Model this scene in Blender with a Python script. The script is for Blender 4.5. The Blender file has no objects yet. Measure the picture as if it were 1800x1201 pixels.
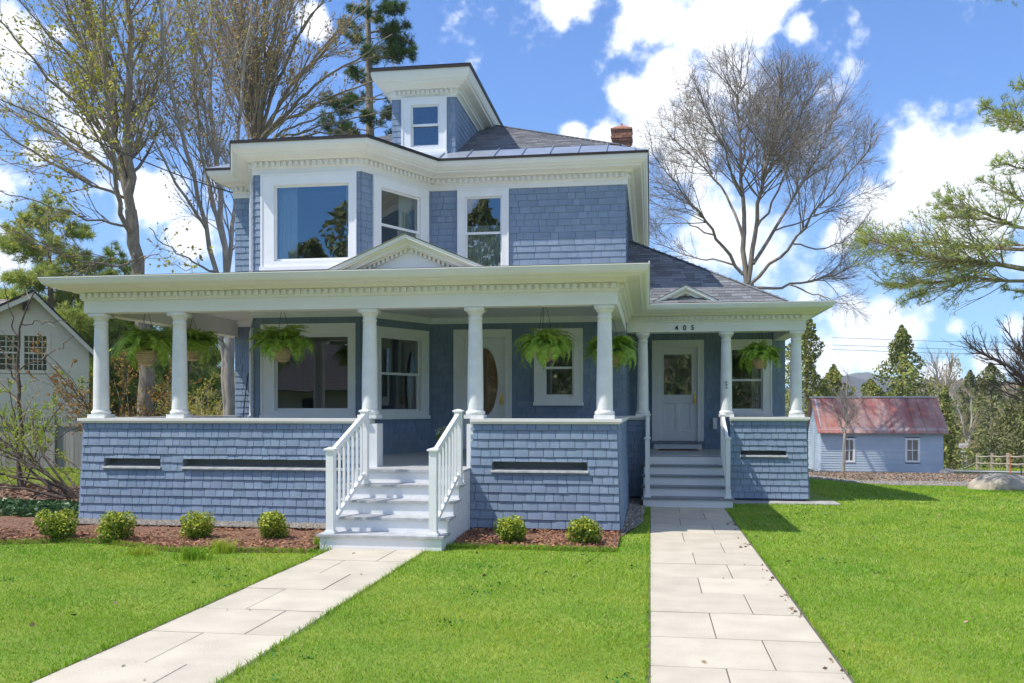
import bpy, math, random
import numpy as np
from mathutils import Vector

# ---------------------------------------------------------------- camera, sky, sun, exposure
SC = bpy.context.scene
COL = SC.collection
F_PX, HORIZ, CAM_H = 1600.0, 717.0, 1.85
YAW = math.atan(243.0 / F_PX)
cam_data = bpy.data.cameras.new("camera")
cam_data.sensor_width = 36.0
cam_data.lens = F_PX * 36.0 / 1800.0
cam_data.shift_y = (HORIZ - 600.5) / 1800.0
cam_data.clip_start = 0.1
cam_data.clip_end = 6000.0
cam = bpy.data.objects.new("camera", cam_data)
COL.objects.link(cam)
cam.location = (0, 0, CAM_H)
cam.rotation_euler = (math.radians(90), 0, YAW)
SC.camera = cam

SUN_TO = Vector((-2.22, -1.08, 3.88)).normalized()
sun_data = bpy.data.lights.new("sun", 'SUN')
sun_data.energy = 2.15
sun_data.angle = math.radians(0.53)
sun_data.color = (1.0, 0.955, 0.87)
sun = bpy.data.objects.new("sun", sun_data)
COL.objects.link(sun)
sun.location = (-20, -12, 35)
sun.rotation_euler = (-SUN_TO).to_track_quat('-Z', 'Y').to_euler()

SC.view_settings.view_transform = 'Standard'
SC.view_settings.look = 'None'
SC.cycles.max_bounces = 16; SC.cycles.diffuse_bounces = 8; SC.cycles.transparent_max_bounces = 24
SC.view_settings.gamma = 1.0
SC.view_settings.use_curve_mapping = False
SC.view_settings.exposure = 1.42

def pix_dir(x, y):
    """unit direction seen at photo pixel x, y"""
    u, v = (x - 900.0) / F_PX, (HORIZ - y) / F_PX
    c, s = math.cos(YAW), math.sin(YAW)
    d = Vector((c * u - s, s * u + c, v))
    return d.normalized()

def gx(x, Y):
    return Y * math.tan(math.atan((x - 900.0) / F_PX) - YAW)
def at(x, y, Y):
    """world point at distance Y in front that shows at pixel x, y"""
    a = math.atan((x - 900.0) / F_PX)
    d = Y * math.cos(a) / math.cos(a - YAW)
    return np.array((Y * math.tan(a - YAW), Y, CAM_H + (HORIZ - y) * d / F_PX))

world = bpy.data.worlds.new("World")
SC.world = world
world.use_nodes = True
wn, wl = world.node_tree.nodes, world.node_tree.links
wn.clear()
def W(t, **kw):
    n = wn.new(t)
    for k, v in kw.items():
        setattr(n, k, v)
    return n
def wmath(op, a, b=None, clamp=False):
    n = W('ShaderNodeMath', operation=op, use_clamp=clamp)
    for i, q in enumerate((a, b)):
        if q is None: continue
        if isinstance(q, (int, float)): n.inputs[i].default_value = q
        else: wl.new(q, n.inputs[i])
    return n.outputs[0]
sky = W('ShaderNodeTexSky', sky_type='NISHITA')
sky.sun_disc = False
sky.sun_elevation = math.asin(SUN_TO.z)
sky.sun_rotation = math.atan2(SUN_TO.x, SUN_TO.y)
sky.altitude = 250.0
sky.air_density = 1.0
sky.dust_density = 0.1
sky.ozone_density = 3.0
tc = W('ShaderNodeTexCoord')
DIR = tc.outputs['Generated']
# billows warp the directions a little so that cloud edges are ragged
nz = W('ShaderNodeTexNoise'); nz.inputs['Scale'].default_value = 9.0; nz.inputs['Detail'].default_value = 8.0
nz.inputs['Roughness'].default_value = 0.62
wl.new(DIR, nz.inputs['Vector'])
nz2 = W('ShaderNodeTexNoise'); nz2.inputs['Scale'].default_value = 26.0; nz2.inputs['Detail'].default_value = 6.0
nz2.inputs['Roughness'].default_value = 0.6
wl.new(DIR, nz2.inputs['Vector'])
blobs = [(1010,-15,75),(1150,15,130),(1250,50,130),(1340,20,85),(1165,135,95),(1115,165,70),(1150,215,90),(1200,260,80),
         (1010,232,48),(1060,240,52),(1400,50,42),
         (1640,335,120),(1550,380,85),(1745,310,110),(1500,405,50),(1690,390,90),(1830,330,90),
         (1560,565,62),(1610,572,70),(1500,560,50),(1680,575,40),(1540,610,70),(1780,575,36),(1740,640,60),(1660,660,60),
         (20,45,70),(110,60,38),(5,320,85),(60,275,42),(-40,420,110),(270,345,70),(330,420,60),(1250,395,42),(1290,440,36),(560,40,40),
         (1440,640,80),(1480,420,45)]
prev = None
for bx_, by_, br_ in blobs:
    vd = W('ShaderNodeVectorMath', operation='DISTANCE')
    wl.new(DIR, vd.inputs[0]); vd.inputs[1].default_value = pix_dir(bx_, by_)
    mr = wmath('MULTIPLY_ADD', vd.outputs['Value'], -F_PX / (br_ * 0.88)); mr.node.inputs[2].default_value = 1.0
    prev = mr if prev is None else wmath('MAXIMUM', prev, mr)
# loose clouds over the unseen dome, cover raised for more fill light
mp = W('ShaderNodeMapping'); mp.inputs['Scale'].default_value = (1.0, 1.0, 2.2); mp.inputs['Location'].default_value = (3.1, 0.4, 0.0)
wl.new(DIR, mp.inputs['Vector'])
nb = W('ShaderNodeTexNoise'); nb.inputs['Scale'].default_value = 2.6; nb.inputs['Detail'].default_value = 3.0
wl.new(mp.outputs[0], nb.inputs['Vector'])
sep = W('ShaderNodeSeparateXYZ'); wl.new(DIR, sep.inputs[0])
behind = wmath('MULTIPLY_ADD', sep.outputs['Y'], -4.0, True); behind.node.inputs[2].default_value = 0.6
field = wmath('MULTIPLY', wmath('MULTIPLY_ADD', nb.outputs['Fac'], 2.4), behind)
field.node.inputs[0].links[0].from_node.inputs[2].default_value = -1.10
prev = wmath('MAXIMUM', prev, field)
n1 = wmath('MULTIPLY_ADD', nz.outputs['Fac'], 3.2); n1.node.inputs[2].default_value = -1.72
n2 = wmath('MULTIPLY_ADD', nz2.outputs['Fac'], 0.55); n2.node.inputs[2].default_value = -0.275
dens = wmath('ADD', wmath('ADD', prev, n1), n2)
mask = W('ShaderNodeMapRange', interpolation_type='SMOOTHSTEP')
mask.inputs['From Min'].default_value = -0.06; mask.inputs['From Max'].default_value = 0.55
wl.new(dens, mask.inputs['Value'])
core = W('ShaderNodeMapRange', interpolation_type='SMOOTHSTEP')
core.inputs['From Min'].default_value = 0.25; core.inputs['From Max'].default_value = 1.0
wl.new(wmath('ADD', dens, wmath('MULTIPLY_ADD', nz2.outputs['Fac'], -0.5)), core.inputs['Value'])
cc = W('ShaderNodeMixRGB'); cc.inputs[1].default_value = (4.9, 4.9, 4.9, 1); cc.inputs[2].default_value = (3.7, 3.8, 3.95, 1)
wl.new(core.outputs[0], cc.inputs[0])
tint = W('ShaderNodeMixRGB', blend_type='MULTIPLY'); tint.inputs[0].default_value = 1.0
tint.inputs[2].default_value = (0.212, 0.365, 0.545, 1)
wl.new(sky.outputs[0], tint.inputs[1])
mx = W('ShaderNodeMixRGB'); wl.new(mask.outputs[0], mx.inputs[0]); wl.new(tint.outputs[0], mx.inputs[1]); wl.new(cc.outputs[0], mx.inputs[2])
bg = W('ShaderNodeBackground'); bg.inputs['Strength'].default_value = 0.15
wl.new(mx.outputs[0], bg.inputs['Color'])
wo = W('ShaderNodeOutputWorld'); wl.new(bg.outputs[0], wo.inputs['Surface'])

# ---------------------------------------------------------------- materials
def srgb(r, g, b):
    f = lambda c: (c / 255 / 12.92) if c / 255 <= 0.04045 else ((c / 255 + 0.055) / 1.055) ** 2.4
    return (f(r), f(g), f(b))
def material(name, col, col2=None, scale=4.0, rough=0.6, bump=0.0, bump_scale=60.0, vary=0.0, metal=0.0, spec=0.35,
             translucent=0.0, stretch=(1, 1, 1), detail=5.0, hue=0.0, contrast=(0.35, 0.65), tcol=None):
    m = bpy.data.materials.new(name); m.use_nodes = True
    N, L = m.node_tree.nodes, m.node_tree.links
    b = N['Principled BSDF']
    b.inputs['Roughness'].default_value = rough; b.inputs['Metallic'].default_value = metal
    b.inputs['Specular IOR Level'].default_value = spec
    b.inputs['Base Color'].default_value = (*col, 1)
    t = N.new('ShaderNodeTexCoord')
    mapn = N.new('ShaderNodeMapping'); mapn.inputs['Scale'].default_value = stretch
    L.new(t.outputs['Object'], mapn.inputs['Vector'])
    out = None
    if col2 is not None:
        nt = N.new('ShaderNodeTexNoise'); nt.inputs['Scale'].default_value = scale; nt.inputs['Detail'].default_value = detail
        L.new(mapn.outputs[0], nt.inputs['Vector'])
        r = N.new('ShaderNodeValToRGB')
        r.color_ramp.elements[0].position, r.color_ramp.elements[1].position = contrast
        r.color_ramp.elements[0].color = (*col, 1); r.color_ramp.elements[1].color = (*col2, 1)
        L.new(nt.outputs['Fac'], r.inputs[0]); out = r.outputs[0]
    if vary or hue:
        g = N.new('ShaderNodeNewGeometry'); oi = N.new('ShaderNodeObjectInfo')
        ad = N.new('ShaderNodeMath'); ad.operation = 'ADD'
        L.new(g.outputs['Random Per Island'], ad.inputs[0]); L.new(oi.outputs['Random'], ad.inputs[1])
        fr = N.new('ShaderNodeMath'); fr.operation = 'FRACT'; L.new(ad.outputs[0], fr.inputs[0])
        hs = N.new('ShaderNodeHueSaturation')
        v = N.new('ShaderNodeMapRange'); v.inputs['To Min'].default_value = 1 - vary; v.inputs['To Max'].default_value = 1 + vary
        L.new(fr.outputs[0], v.inputs['Value']); L.new(v.outputs[0], hs.inputs['Value'])
        if hue:
            h1 = N.new('ShaderNodeMath'); h1.operation = 'MULTIPLY'; h1.inputs[1].default_value = 7.31; L.new(fr.outputs[0], h1.inputs[0])
            h2 = N.new('ShaderNodeMath'); h2.operation = 'FRACT'; L.new(h1.outputs[0], h2.inputs[0])
            h3 = N.new('ShaderNodeMapRange'); h3.inputs['To Min'].default_value = 0.5 - hue; h3.inputs['To Max'].default_value = 0.5 + hue
            L.new(h2.outputs[0], h3.inputs['Value']); L.new(h3.outputs[0], hs.inputs['Hue'])
        if out is not None: L.new(out, hs.inputs['Color'])
        else: hs.inputs['Color'].default_value = (*col, 1)
        out = hs.outputs[0]
    if out is not None: L.new(out, b.inputs['Base Color'])
    if bump:
        nb_ = N.new('ShaderNodeTexNoise'); nb_.inputs['Scale'].default_value = bump_scale; nb_.inputs['Detail'].default_value = 4.0
        L.new(mapn.outputs[0], nb_.inputs['Vector'])
        bm = N.new('ShaderNodeBump'); bm.inputs['Strength'].default_value = bump; bm.inputs['Distance'].default_value = 0.02
        L.new(nb_.outputs['Fac'], bm.inputs['Height']); L.new(bm.outputs[0], b.inputs['Normal'])
    if translucent:
        tr = N.new('ShaderNodeBsdfTranslucent')
        if out is not None: L.new(out, tr.inputs['Color'])
        else: tr.inputs['Color'].default_value = (*col, 1)
        mxs = N.new('ShaderNodeMixShader'); mxs.inputs[0].default_value = translucent
        L.new(b.outputs[0], mxs.inputs[1]); L.new(tr.outputs[0], mxs.inputs[2])
        L.new(mxs.outputs[0], N['Material Output'].inputs['Surface'])
    return m
def glass(name, refl=0.15, tint=(0.84, 0.88, 0.86)):
    m = bpy.data.materials.new(name); m.use_nodes = True
    N, L = m.node_tree.nodes, m.node_tree.links
    N.remove(N['Principled BSDF'])
    gl = N.new('ShaderNodeBsdfGlossy'); gl.inputs['Roughness'].default_value = 0.004; gl.inputs['Color'].default_value = (0.93, 0.97, 0.97, 1)
    tr = N.new('ShaderNodeBsdfTransparent'); tr.inputs['Color'].default_value = (*tint, 1)
    fr = N.new('ShaderNodeFresnel'); fr.inputs['IOR'].default_value = 1.5
    ad = N.new('ShaderNodeMath'); ad.operation = 'ADD'; ad.use_clamp = True; ad.inputs[1].default_value = refl
    L.new(fr.outputs[0], ad.inputs[0])
    t = N.new('ShaderNodeTexCoord'); nt = N.new('ShaderNodeTexNoise'); nt.inputs['Scale'].default_value = 1.3
    L.new(t.outputs['Object'], nt.inputs['Vector'])
    bm = N.new('ShaderNodeBump'); bm.inputs['Strength'].default_value = 0.02; bm.inputs['Distance'].default_value = 0.05
    L.new(nt.outputs['Fac'], bm.inputs['Height']); L.new(bm.outputs[0], gl.inputs['Normal'])
    mx_ = N.new('ShaderNodeMixShader'); L.new(ad.outputs[0], mx_.inputs[0]); L.new(tr.outputs[0], mx_.inputs[1]); L.new(gl.outputs[0], mx_.inputs[2])
    L.new(mx_.outputs[0], N['Material Output'].inputs['Surface'])
    return m

M = {}
M['shingle'] = material('blue_shingle_paint', (0.186, 0.252, 0.344), (0.228, 0.292, 0.385), scale=0.9, rough=0.62, bump=0.35, bump_scale=30, vary=0.06, stretch=(1.6, 1.6, 1.0), hue=0.008)
M['sheath'] = material('blue_wall_sheathing', (0.07, 0.10, 0.17), rough=0.9)
M['trim'] = material('cream_trim_paint', (0.775, 0.745, 0.685), (0.81, 0.785, 0.73), scale=2.0, rough=0.5, bump=0.06, bump_scale=25)
M['white'] = material('white_paint', (0.79, 0.79, 0.775), (0.83, 0.83, 0.82), scale=3.0, rough=0.45, bump=0.05, bump_scale=30)
M['column'] = material('white_column_paint', (0.80, 0.80, 0.785), (0.70, 0.70, 0.68), scale=5.0, rough=0.5, bump=0.08, bump_scale=40)
M['stringer'] = material('worn_white_stringer', (0.76, 0.76, 0.75), (0.55, 0.55, 0.54), scale=14.0, rough=0.7, bump=0.15, bump_scale=40, contrast=(0.5, 0.8))
M['deck'] = material('gray_deck_paint', (0.50, 0.51, 0.52), (0.42, 0.43, 0.44), scale=5.0, rough=0.5, bump=0.1, stretch=(0.6, 4, 1))
M['tread'] = material('pale_gray_tread_paint', (0.49, 0.50, 0.51), (0.35, 0.355, 0.36), scale=9.0, rough=0.5, bump=0.08)
M['dark_tread'] = material('slate_gray_tread_paint', (0.21, 0.22, 0.24), (0.26, 0.27, 0.29), scale=6.0, rough=0.5, bump=0.08)
M['ledge'] = material('weathered_ledge', (0.48, 0.48, 0.45), (0.30, 0.31, 0.31), scale=9.0, rough=0.8)
M['dark'] = material('painted_dark_hollow', (0.03, 0.032, 0.04), rough=0.95)  # near-black fill; the shade of hollows and rooms is in the colour
M['slot'] = material('slot_paint', (0.22, 0.235, 0.265), rough=0.9)
M['drip'] = material('brown_black_drip_edge', (0.028, 0.022, 0.02), rough=0.5)
M['asphalt_shingle'] = material('gray_asphalt_shingles', (0.205, 0.208, 0.215), (0.148, 0.152, 0.162), scale=30.0, rough=0.95, vary=0.30, bump=0.4, bump_scale=90)
M['roof_under'] = material('roof_underlay', (0.10, 0.10, 0.115), rough=0.95)
M['metal_roof'] = material('galvanised_roof_metal', (0.42, 0.46, 0.52), (0.36, 0.40, 0.46), scale=3.0, rough=0.38, metal=0.55, vary=0.05)
M['porch_roof'] = material('cream_gray_roof_membrane', (0.42, 0.40, 0.36), rough=0.8)
M['glass'] = glass('window_glass')
M['glass_soft'] = glass('door_glass', refl=0.04, tint=(0.95, 0.93, 0.9))
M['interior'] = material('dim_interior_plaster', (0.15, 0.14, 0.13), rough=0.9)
M['interior_wood'] = material('varnished_interior_wood', (0.19, 0.10, 0.05), (0.12, 0.06, 0.03), scale=5, stretch=(6, 6, 0.7), rough=0.5)
M['curtain'] = material('pale_sage_curtain', (0.55, 0.63, 0.60), (0.48, 0.57, 0.55), scale=6, rough=0.9, translucent=0.3)
M['brass'] = material('brass', (0.75, 0.50, 0.14), rough=0.25, metal=1.0)
M['black'] = material('black_metal', (0.018, 0.018, 0.018), rough=0.5)
M['brick'] = material('red_brown_brick', (0.27, 0.115, 0.075), (0.36, 0.19, 0.13), scale=8, rough=0.9, vary=0.25, bump=0.3)
M['mortar'] = material('lime_mortar', (0.42, 0.38, 0.33), rough=0.95)
M['slab'] = material('buff_paving_stone', (0.565, 0.50, 0.39), (0.485, 0.43, 0.335), scale=2.6, rough=0.85, bump=0.25, bump_scale=70, vary=0.06, detail=10)
M['slab_gray'] = material('gray_concrete', (0.40, 0.39, 0.37), (0.30, 0.295, 0.28), scale=6, rough=0.9, bump=0.25)
M['edging'] = material('dark_path_edging', (0.05, 0.045, 0.04), rough=0.9)
M['soil'] = material('lawn_soil_and_thatch', (0.15, 0.25, 0.025), (0.24, 0.31, 0.045), scale=1.2, rough=0.95, bump=0.6, bump_scale=120, detail=9)
M['meadow'] = material('far_grass', (0.085, 0.155, 0.028), (0.17, 0.19, 0.065), scale=0.5, rough=0.95, detail=10, bump=0.4, bump_scale=20)
M['mulch'] = material('bark_mulch', (0.15, 0.075, 0.045), (0.25, 0.14, 0.09), scale=22, rough=0.95, bump=0.9, bump_scale=60, detail=8)
M['mulch_chip'] = material('bark_chips', (0.34, 0.175, 0.095), rough=0.95, vary=0.55, hue=0.02)
M['dirt'] = material('gray_brown_dirt', (0.19, 0.155, 0.115), (0.28, 0.235, 0.185), scale=14, rough=0.95, bump=0.8, bump_scale=50, detail=9)
M['pebble'] = material('gray_pebbles', (0.26, 0.235, 0.205), rough=0.9, vary=0.4, hue=0.015)
M['leaf_litter'] = material('dry_leaf_litter', (0.27, 0.185, 0.12), rough=0.9, vary=0.45, hue=0.02)
M['road'] = material('pale_worn_asphalt', (0.42, 0.41, 0.40), (0.34, 0.335, 0.33), scale=3, rough=0.9)
M['bark'] = material('gray_brown_bark', (0.225, 0.180, 0.130), (0.36, 0.295, 0.215), scale=14, rough=0.95, bump=0.9, bump_scale=45, stretch=(1, 1, 0.3))
M['bark_pale'] = material('sunlit_tan_twig_bark', (0.36, 0.28, 0.185), (0.47, 0.375, 0.26), scale=6, rough=0.95, bump=0.4)
M['bark_gray'] = material('ash_gray_bark', (0.29, 0.245, 0.195), (0.43, 0.375, 0.31), scale=8, rough=0.95, bump=0.8, bump_scale=40, stretch=(1, 1, 0.3))
M['bark_dark'] = material('dark_shrub_bark', (0.085, 0.062, 0.047), (0.16, 0.125, 0.095), scale=12, rough=0.95, bump=0.6)
M['bark_birch'] = material('white_birch_bark', (0.62, 0.58, 0.52), (0.40, 0.36, 0.31), scale=9, rough=0.85, stretch=(1, 1, 3))
M['bud'] = material('yellow_green_buds', (0.50, 0.47, 0.075), rough=0.7, vary=0.35, hue=0.03, translucent=0.35)
M['bud_tan'] = material('tan_buds', (0.46, 0.34, 0.12), rough=0.8, vary=0.35, hue=0.03, translucent=0.3)
M['leaf_spring'] = material('fresh_spring_leaves', (0.45, 0.54, 0.08), rough=0.6, vary=0.3, hue=0.03, translucent=0.4)
M['leaf_orange'] = material('bronze_young_leaves', (0.42, 0.25, 0.06), rough=0.7, vary=0.35, hue=0.03, translucent=0.35)
M['needle'] = material('pine_needles', (0.165, 0.240, 0.058), rough=0.6, vary=0.4, hue=0.025, translucent=0.3)
M['needle_gold'] = material('sunny_pine_needles', (0.38, 0.43, 0.085), rough=0.6, vary=0.4, hue=0.03, translucent=0.35)
M['needle_dark'] = material('dark_pine_needles', (0.042, 0.090, 0.034), rough=0.6, vary=0.4, hue=0.02, translucent=0.2)
M['cedar'] = material('arborvitae_sprays', (0.28, 0.30, 0.08), rough=0.7, vary=0.5, hue=0.025, translucent=0.25)
M['hemlock'] = material('hemlock_sprays', (0.21, 0.22, 0.075), rough=0.7, vary=0.5, hue=0.03, translucent=0.25)
M['fern'] = material('boston_fern_fronds', (0.33, 0.48, 0.06), rough=0.5, vary=0.35, hue=0.02, translucent=0.35)
M['basket'] = material('woven_straw_basket', (0.62, 0.46, 0.27), (0.48, 0.33, 0.18), scale=40, rough=0.9, bump=0.8, bump_scale=80, stretch=(1, 1, 2.5))
M['box_leaf'] = material('boxwood_leaves', (0.175, 0.265, 0.024), rough=0.45, vary=0.45, hue=0.03, translucent=0.25)
M['box_tip'] = material('yellow_boxwood_tips', (0.46, 0.49, 0.05), rough=0.45, vary=0.25, hue=0.02, translucent=0.3)
M['ivy'] = material('dark_ground_ivy', (0.055, 0.120, 0.035), rough=0.4, vary=0.5, hue=0.02, translucent=0.2)
M['siding'] = material('white_clapboard_paint', (0.68, 0.63, 0.51), (0.62, 0.57, 0.45), scale=1.0, rough=0.6)
M['brown_roof'] = material('weathered_brown_roof', (0.26, 0.225, 0.20), (0.34, 0.30, 0.275), scale=8, rough=0.95, vary=0.2)
M['fence'] = material('weathered_gray_fence_boards', (0.31, 0.29, 0.26), (0.22, 0.205, 0.185), scale=4, rough=0.9, vary=0.15, stretch=(3, 3, 0.4))
M['shed'] = material('pale_blue_shed_clapboard', (0.44, 0.515, 0.575), (0.49, 0.56, 0.61), scale=2, rough=0.7, vary=0.06)
M['rust'] = material('rust_red_metal_roof', (0.33, 0.12, 0.095), (0.40, 0.27, 0.23), scale=1.4, rough=0.65, vary=0.1, stretch=(1.5, 0.4, 0.4), detail=8)
M['rail_wood'] = material('pale_split_rail_wood', (0.52, 0.44, 0.34), (0.40, 0.34, 0.26), scale=8, rough=0.9)
M['rock'] = material('buff_boulder_stone', (0.52, 0.455, 0.36), (0.36, 0.315, 0.25), scale=3.5, rough=0.95, bump=0.9, bump_scale=9, detail=10)
M['orange'] = material('orange_marker_plastic', (0.62, 0.14, 0.03), rough=0.5)
M['sign'] = material('sign_white', (0.75, 0.74, 0.74), rough=0.5)
M['sign_red'] = material('sign_red_print', (0.55, 0.12, 0.10), rough=0.5)
M['hill'] = material('far_wooded_hill', (0.075, 0.065, 0.050), (0.050, 0.060, 0.040), scale=0.02, rough=1.0, detail=12)
M['hill_brown'] = material('bare_wooded_hill', (0.135, 0.105, 0.075), (0.075, 0.085, 0.055), scale=0.12, rough=1.0, detail=12)
M['mat'] = material('dark_doormat', (0.045, 0.035, 0.03), rough=0.95)
M['mat_edge'] = material('orange_brown_coir', (0.33, 0.17, 0.07), (0.22, 0.11, 0.05), scale=60, rough=0.95)
M['pot'] = material('gray_glazed_pot', (0.20, 0.21, 0.22), rough=0.35)
M['petal'] = material('white_petals', (0.82, 0.82, 0.78), rough=0.6, translucent=0.3)
M['wire'] = material('black_cable', (0.02, 0.02, 0.022), rough=0.6)
M['across_roof'] = material('dark_brown_shingles', (0.12, 0.095, 0.09), (0.17, 0.14, 0.13), scale=3, rough=0.95)
M['street_needle'] = material('street_conifer_sprays', (0.36, 0.40, 0.20), rough=0.8, vary=0.4, hue=0.03, translucent=0.65)
M['bark_t4'] = material('gray_brown_tree_bark', (0.205, 0.165, 0.125), (0.32, 0.27, 0.215), scale=8, rough=0.95, bump=0.6, bump_scale=40, stretch=(1, 1, 0.3))
M['needle_sun'] = material('sunlit_white_pine_needles', (0.50, 0.54, 0.11), rough=0.6, vary=0.4, hue=0.03, translucent=0.4)
M['needle_sun2'] = material('greener_white_pine_needles', (0.30, 0.38, 0.09), rough=0.6, vary=0.4, hue=0.03, translucent=0.4)
M['lace'] = material('brown_lace_curtain', (0.62, 0.38, 0.19), (0.36, 0.20, 0.09), scale=45, rough=0.9, translucent=0.3)
M['joint'] = material('path_joint_sand', (0.13, 0.115, 0.095), rough=0.95)
M['blue_gray'] = material('gray_roof_shed_trim', (0.5, 0.52, 0.52), rough=0.6)
M['plaque'] = material('pewter_plaque', (0.33, 0.34, 0.35), rough=0.5)

# ---------------------------------------------------------------- mesh helpers
class Geo:
    def __init__(self): self.V, self.Q, self.T, self.G, self.n = [], [], [], [], 0
    def add(self, V, Q=None, T=None, G=None):
        V = np.asarray(V, float).reshape(-1, 3)
        if Q is not None and len(Q): self.Q.append(np.asarray(Q, int).reshape(-1, 4) + self.n)
        if T is not None and len(T): self.T.append(np.asarray(T, int).reshape(-1, 3) + self.n)
        if G is not None: self.G += [[i + self.n for i in g] for g in G]
        self.V.append(V); self.n += len(V)
        return self
    def box(self, x0, x1, y0, y1, z0, z1):
        return self.hexa([(x0,y0,z0),(x1,y0,z0),(x1,y1,z0),(x0,y1,z0),(x0,y0,z1),(x1,y0,z1),(x1,y1,z1),(x0,y1,z1)])
    def hexa(self, V):
        return self.add(V, [(0,3,2,1),(4,5,6,7),(0,1,5,4),(1,2,6,5),(2,3,7,6),(3,0,4,7)])
    def poly(self, pts): return self.add(pts, G=[list(range(len(pts)))])
    def bar(self, a, b, w, h=None, up=(0, 0, 1)):
        """square bar between two points"""
        h = w if h is None else h
        a, b = np.array(a, float), np.array(b, float)
        d = (b - a) / np.linalg.norm(b - a)
        s = np.cross(d, up); s /= np.linalg.norm(s); u = np.cross(s, d)
        o = [(-s*w - u*h)/2, (s*w - u*h)/2, (s*w + u*h)/2, (-s*w + u*h)/2]
        return self.hexa([a + q for q in o] + [b + q for q in o])
    def lathe(self, c, prof, k=24):
        c = np.array(c, float); an = np.linspace(0, 2*np.pi, k, endpoint=False)
        V = np.concatenate([np.stack([c[0] + r*np.cos(an), c[1] + r*np.sin(an), np.full(k, c[2] + z)], 1) for r, z in prof])
        i = np.arange(k); j = (i + 1) % k
        Q = np.concatenate([np.stack([i + k*m, j + k*m, j + k*(m+1), i + k*(m+1)], 1) for m in range(len(prof) - 1)])
        return self.add(V, Q)
    def tube(self, pts, rad, k=5):
        P = np.asarray(pts, float)[None]; R = np.broadcast_to(np.asarray(rad, float), (1, P.shape[1]))
        return self.tubes(P, R, k)
    def tubes(self, P, R, k=4):
        V, Q = tubes(P, R, k)
        return self.add(V, Q)
    def mesh(self, name, smooth=False):
        me = bpy.data.meshes.new(name)
        V = np.concatenate(self.V) if self.V else np.zeros((0, 3))
        Q = np.concatenate(self.Q) if self.Q else np.zeros((0, 4), int)
        T = np.concatenate(self.T) if self.T else np.zeros((0, 3), int)
        if self.G:
            me.from_pydata(V.tolist(), [], Q.tolist() + T.tolist() + self.G)
        else:
            me.vertices.add(len(V)); me.vertices.foreach_set('co', V.astype(np.float32).ravel())
            nl = len(Q)*4 + len(T)*3
            me.loops.add(nl); me.loops.foreach_set('vertex_index', np.concatenate([Q.ravel(), T.ravel()]).astype(np.int32))
            me.polygons.add(len(Q) + len(T))
            me.polygons.foreach_set('loop_start', np.concatenate([np.arange(len(Q))*4, len(Q)*4 + np.arange(len(T))*3]).astype(np.int32))
            me.update(calc_edges=True)
        me.polygons.foreach_set('use_smooth', np.full(len(me.polygons), bool(smooth)))
        me.validate() if self.G else None
        return me

def tubes(P, R, k):
    P = np.asarray(P, float); R = np.asarray(R, float)
    B, n, _ = P.shape
    T = np.gradient(P, axis=1); T /= np.linalg.norm(T, axis=2, keepdims=True) + 1e-9
    ref = np.where(np.abs(T[:, :1, 2:3]) > 0.85, np.array([1.0, 0.13, 0]), np.array([0, 0.05, 1.0]))
    N1 = np.cross(T, np.broadcast_to(ref, T.shape)); N1 /= np.linalg.norm(N1, axis=2, keepdims=True) + 1e-9
    N2 = np.cross(T, N1)
    an = np.linspace(0, 2*np.pi, k, endpoint=False)
    V = P[:, :, None] + R[:, :, None, None]*(np.cos(an)[None, None, :, None]*N1[:, :, None] + np.sin(an)[None, None, :, None]*N2[:, :, None])
    idx = np.arange(B*n*k).reshape(B, n, k)
    a = idx[:, :-1]; b = idx[:, 1:]
    Q = np.stack([a, np.roll(a, -1, 2), np.roll(b, -1, 2), b], -1).reshape(-1, 4)
    return V.reshape(-1, 3), Q

def place(o, parent):
    if parent is not None:
        o.parent = parent
        w = np.zeros(3); p = parent
        while p is not None:
            w += np.array(p.location); p = p.parent
        o.location = -w
def obj(name, geo, mat, parent=None, smooth=False, kind=None, label=None):
    me = geo.mesh(name, smooth) if isinstance(geo, Geo) else geo
    if mat is not None and not me.materials: me.materials.append(M[mat] if isinstance(mat, str) else mat)
    o = bpy.data.objects.new(name, me); COL.objects.link(o)
    place(o, parent)
    if kind: o['kind'] = kind
    if label: o['label'] = label
    return o
def thing(name, label, cat, loc=(0, 0, 0), group=None):
    o = bpy.data.objects.new(name, None); COL.objects.link(o)
    o.empty_display_size = 0.2
    o.location = tuple(float(q) for q in loc)
    return tag(o, label, cat, group)
def tag(o, label, cat, group=None):
    o['label'] = label; o['category'] = cat
    if group: o['group'] = group
    return o
def struct(name, geo, mat, smooth=False): return obj(name, geo, mat, None, smooth, kind='structure')
def stuff(name, geo, mat, label, cat, smooth=False):
    return tag(obj(name, geo, mat, None, smooth, kind='stuff'), label, cat)
def dup(root, loc, rotz=0.0, scale=1.0, label=None):
    """copy a thing with its parts and sub-parts"""
    r = root.copy(); COL.objects.link(r)
    r.location = tuple(loc); r.rotation_euler = (0, 0, rotz); r.scale = (scale,)*3 if np.isscalar(scale) else scale
    if label: r['label'] = label
    for ch in root.children:
        c = ch.copy(); COL.objects.link(c); c.parent = r
        for g in ch.children:
            d = g.copy(); COL.objects.link(d); d.parent = c
    return r

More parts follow.
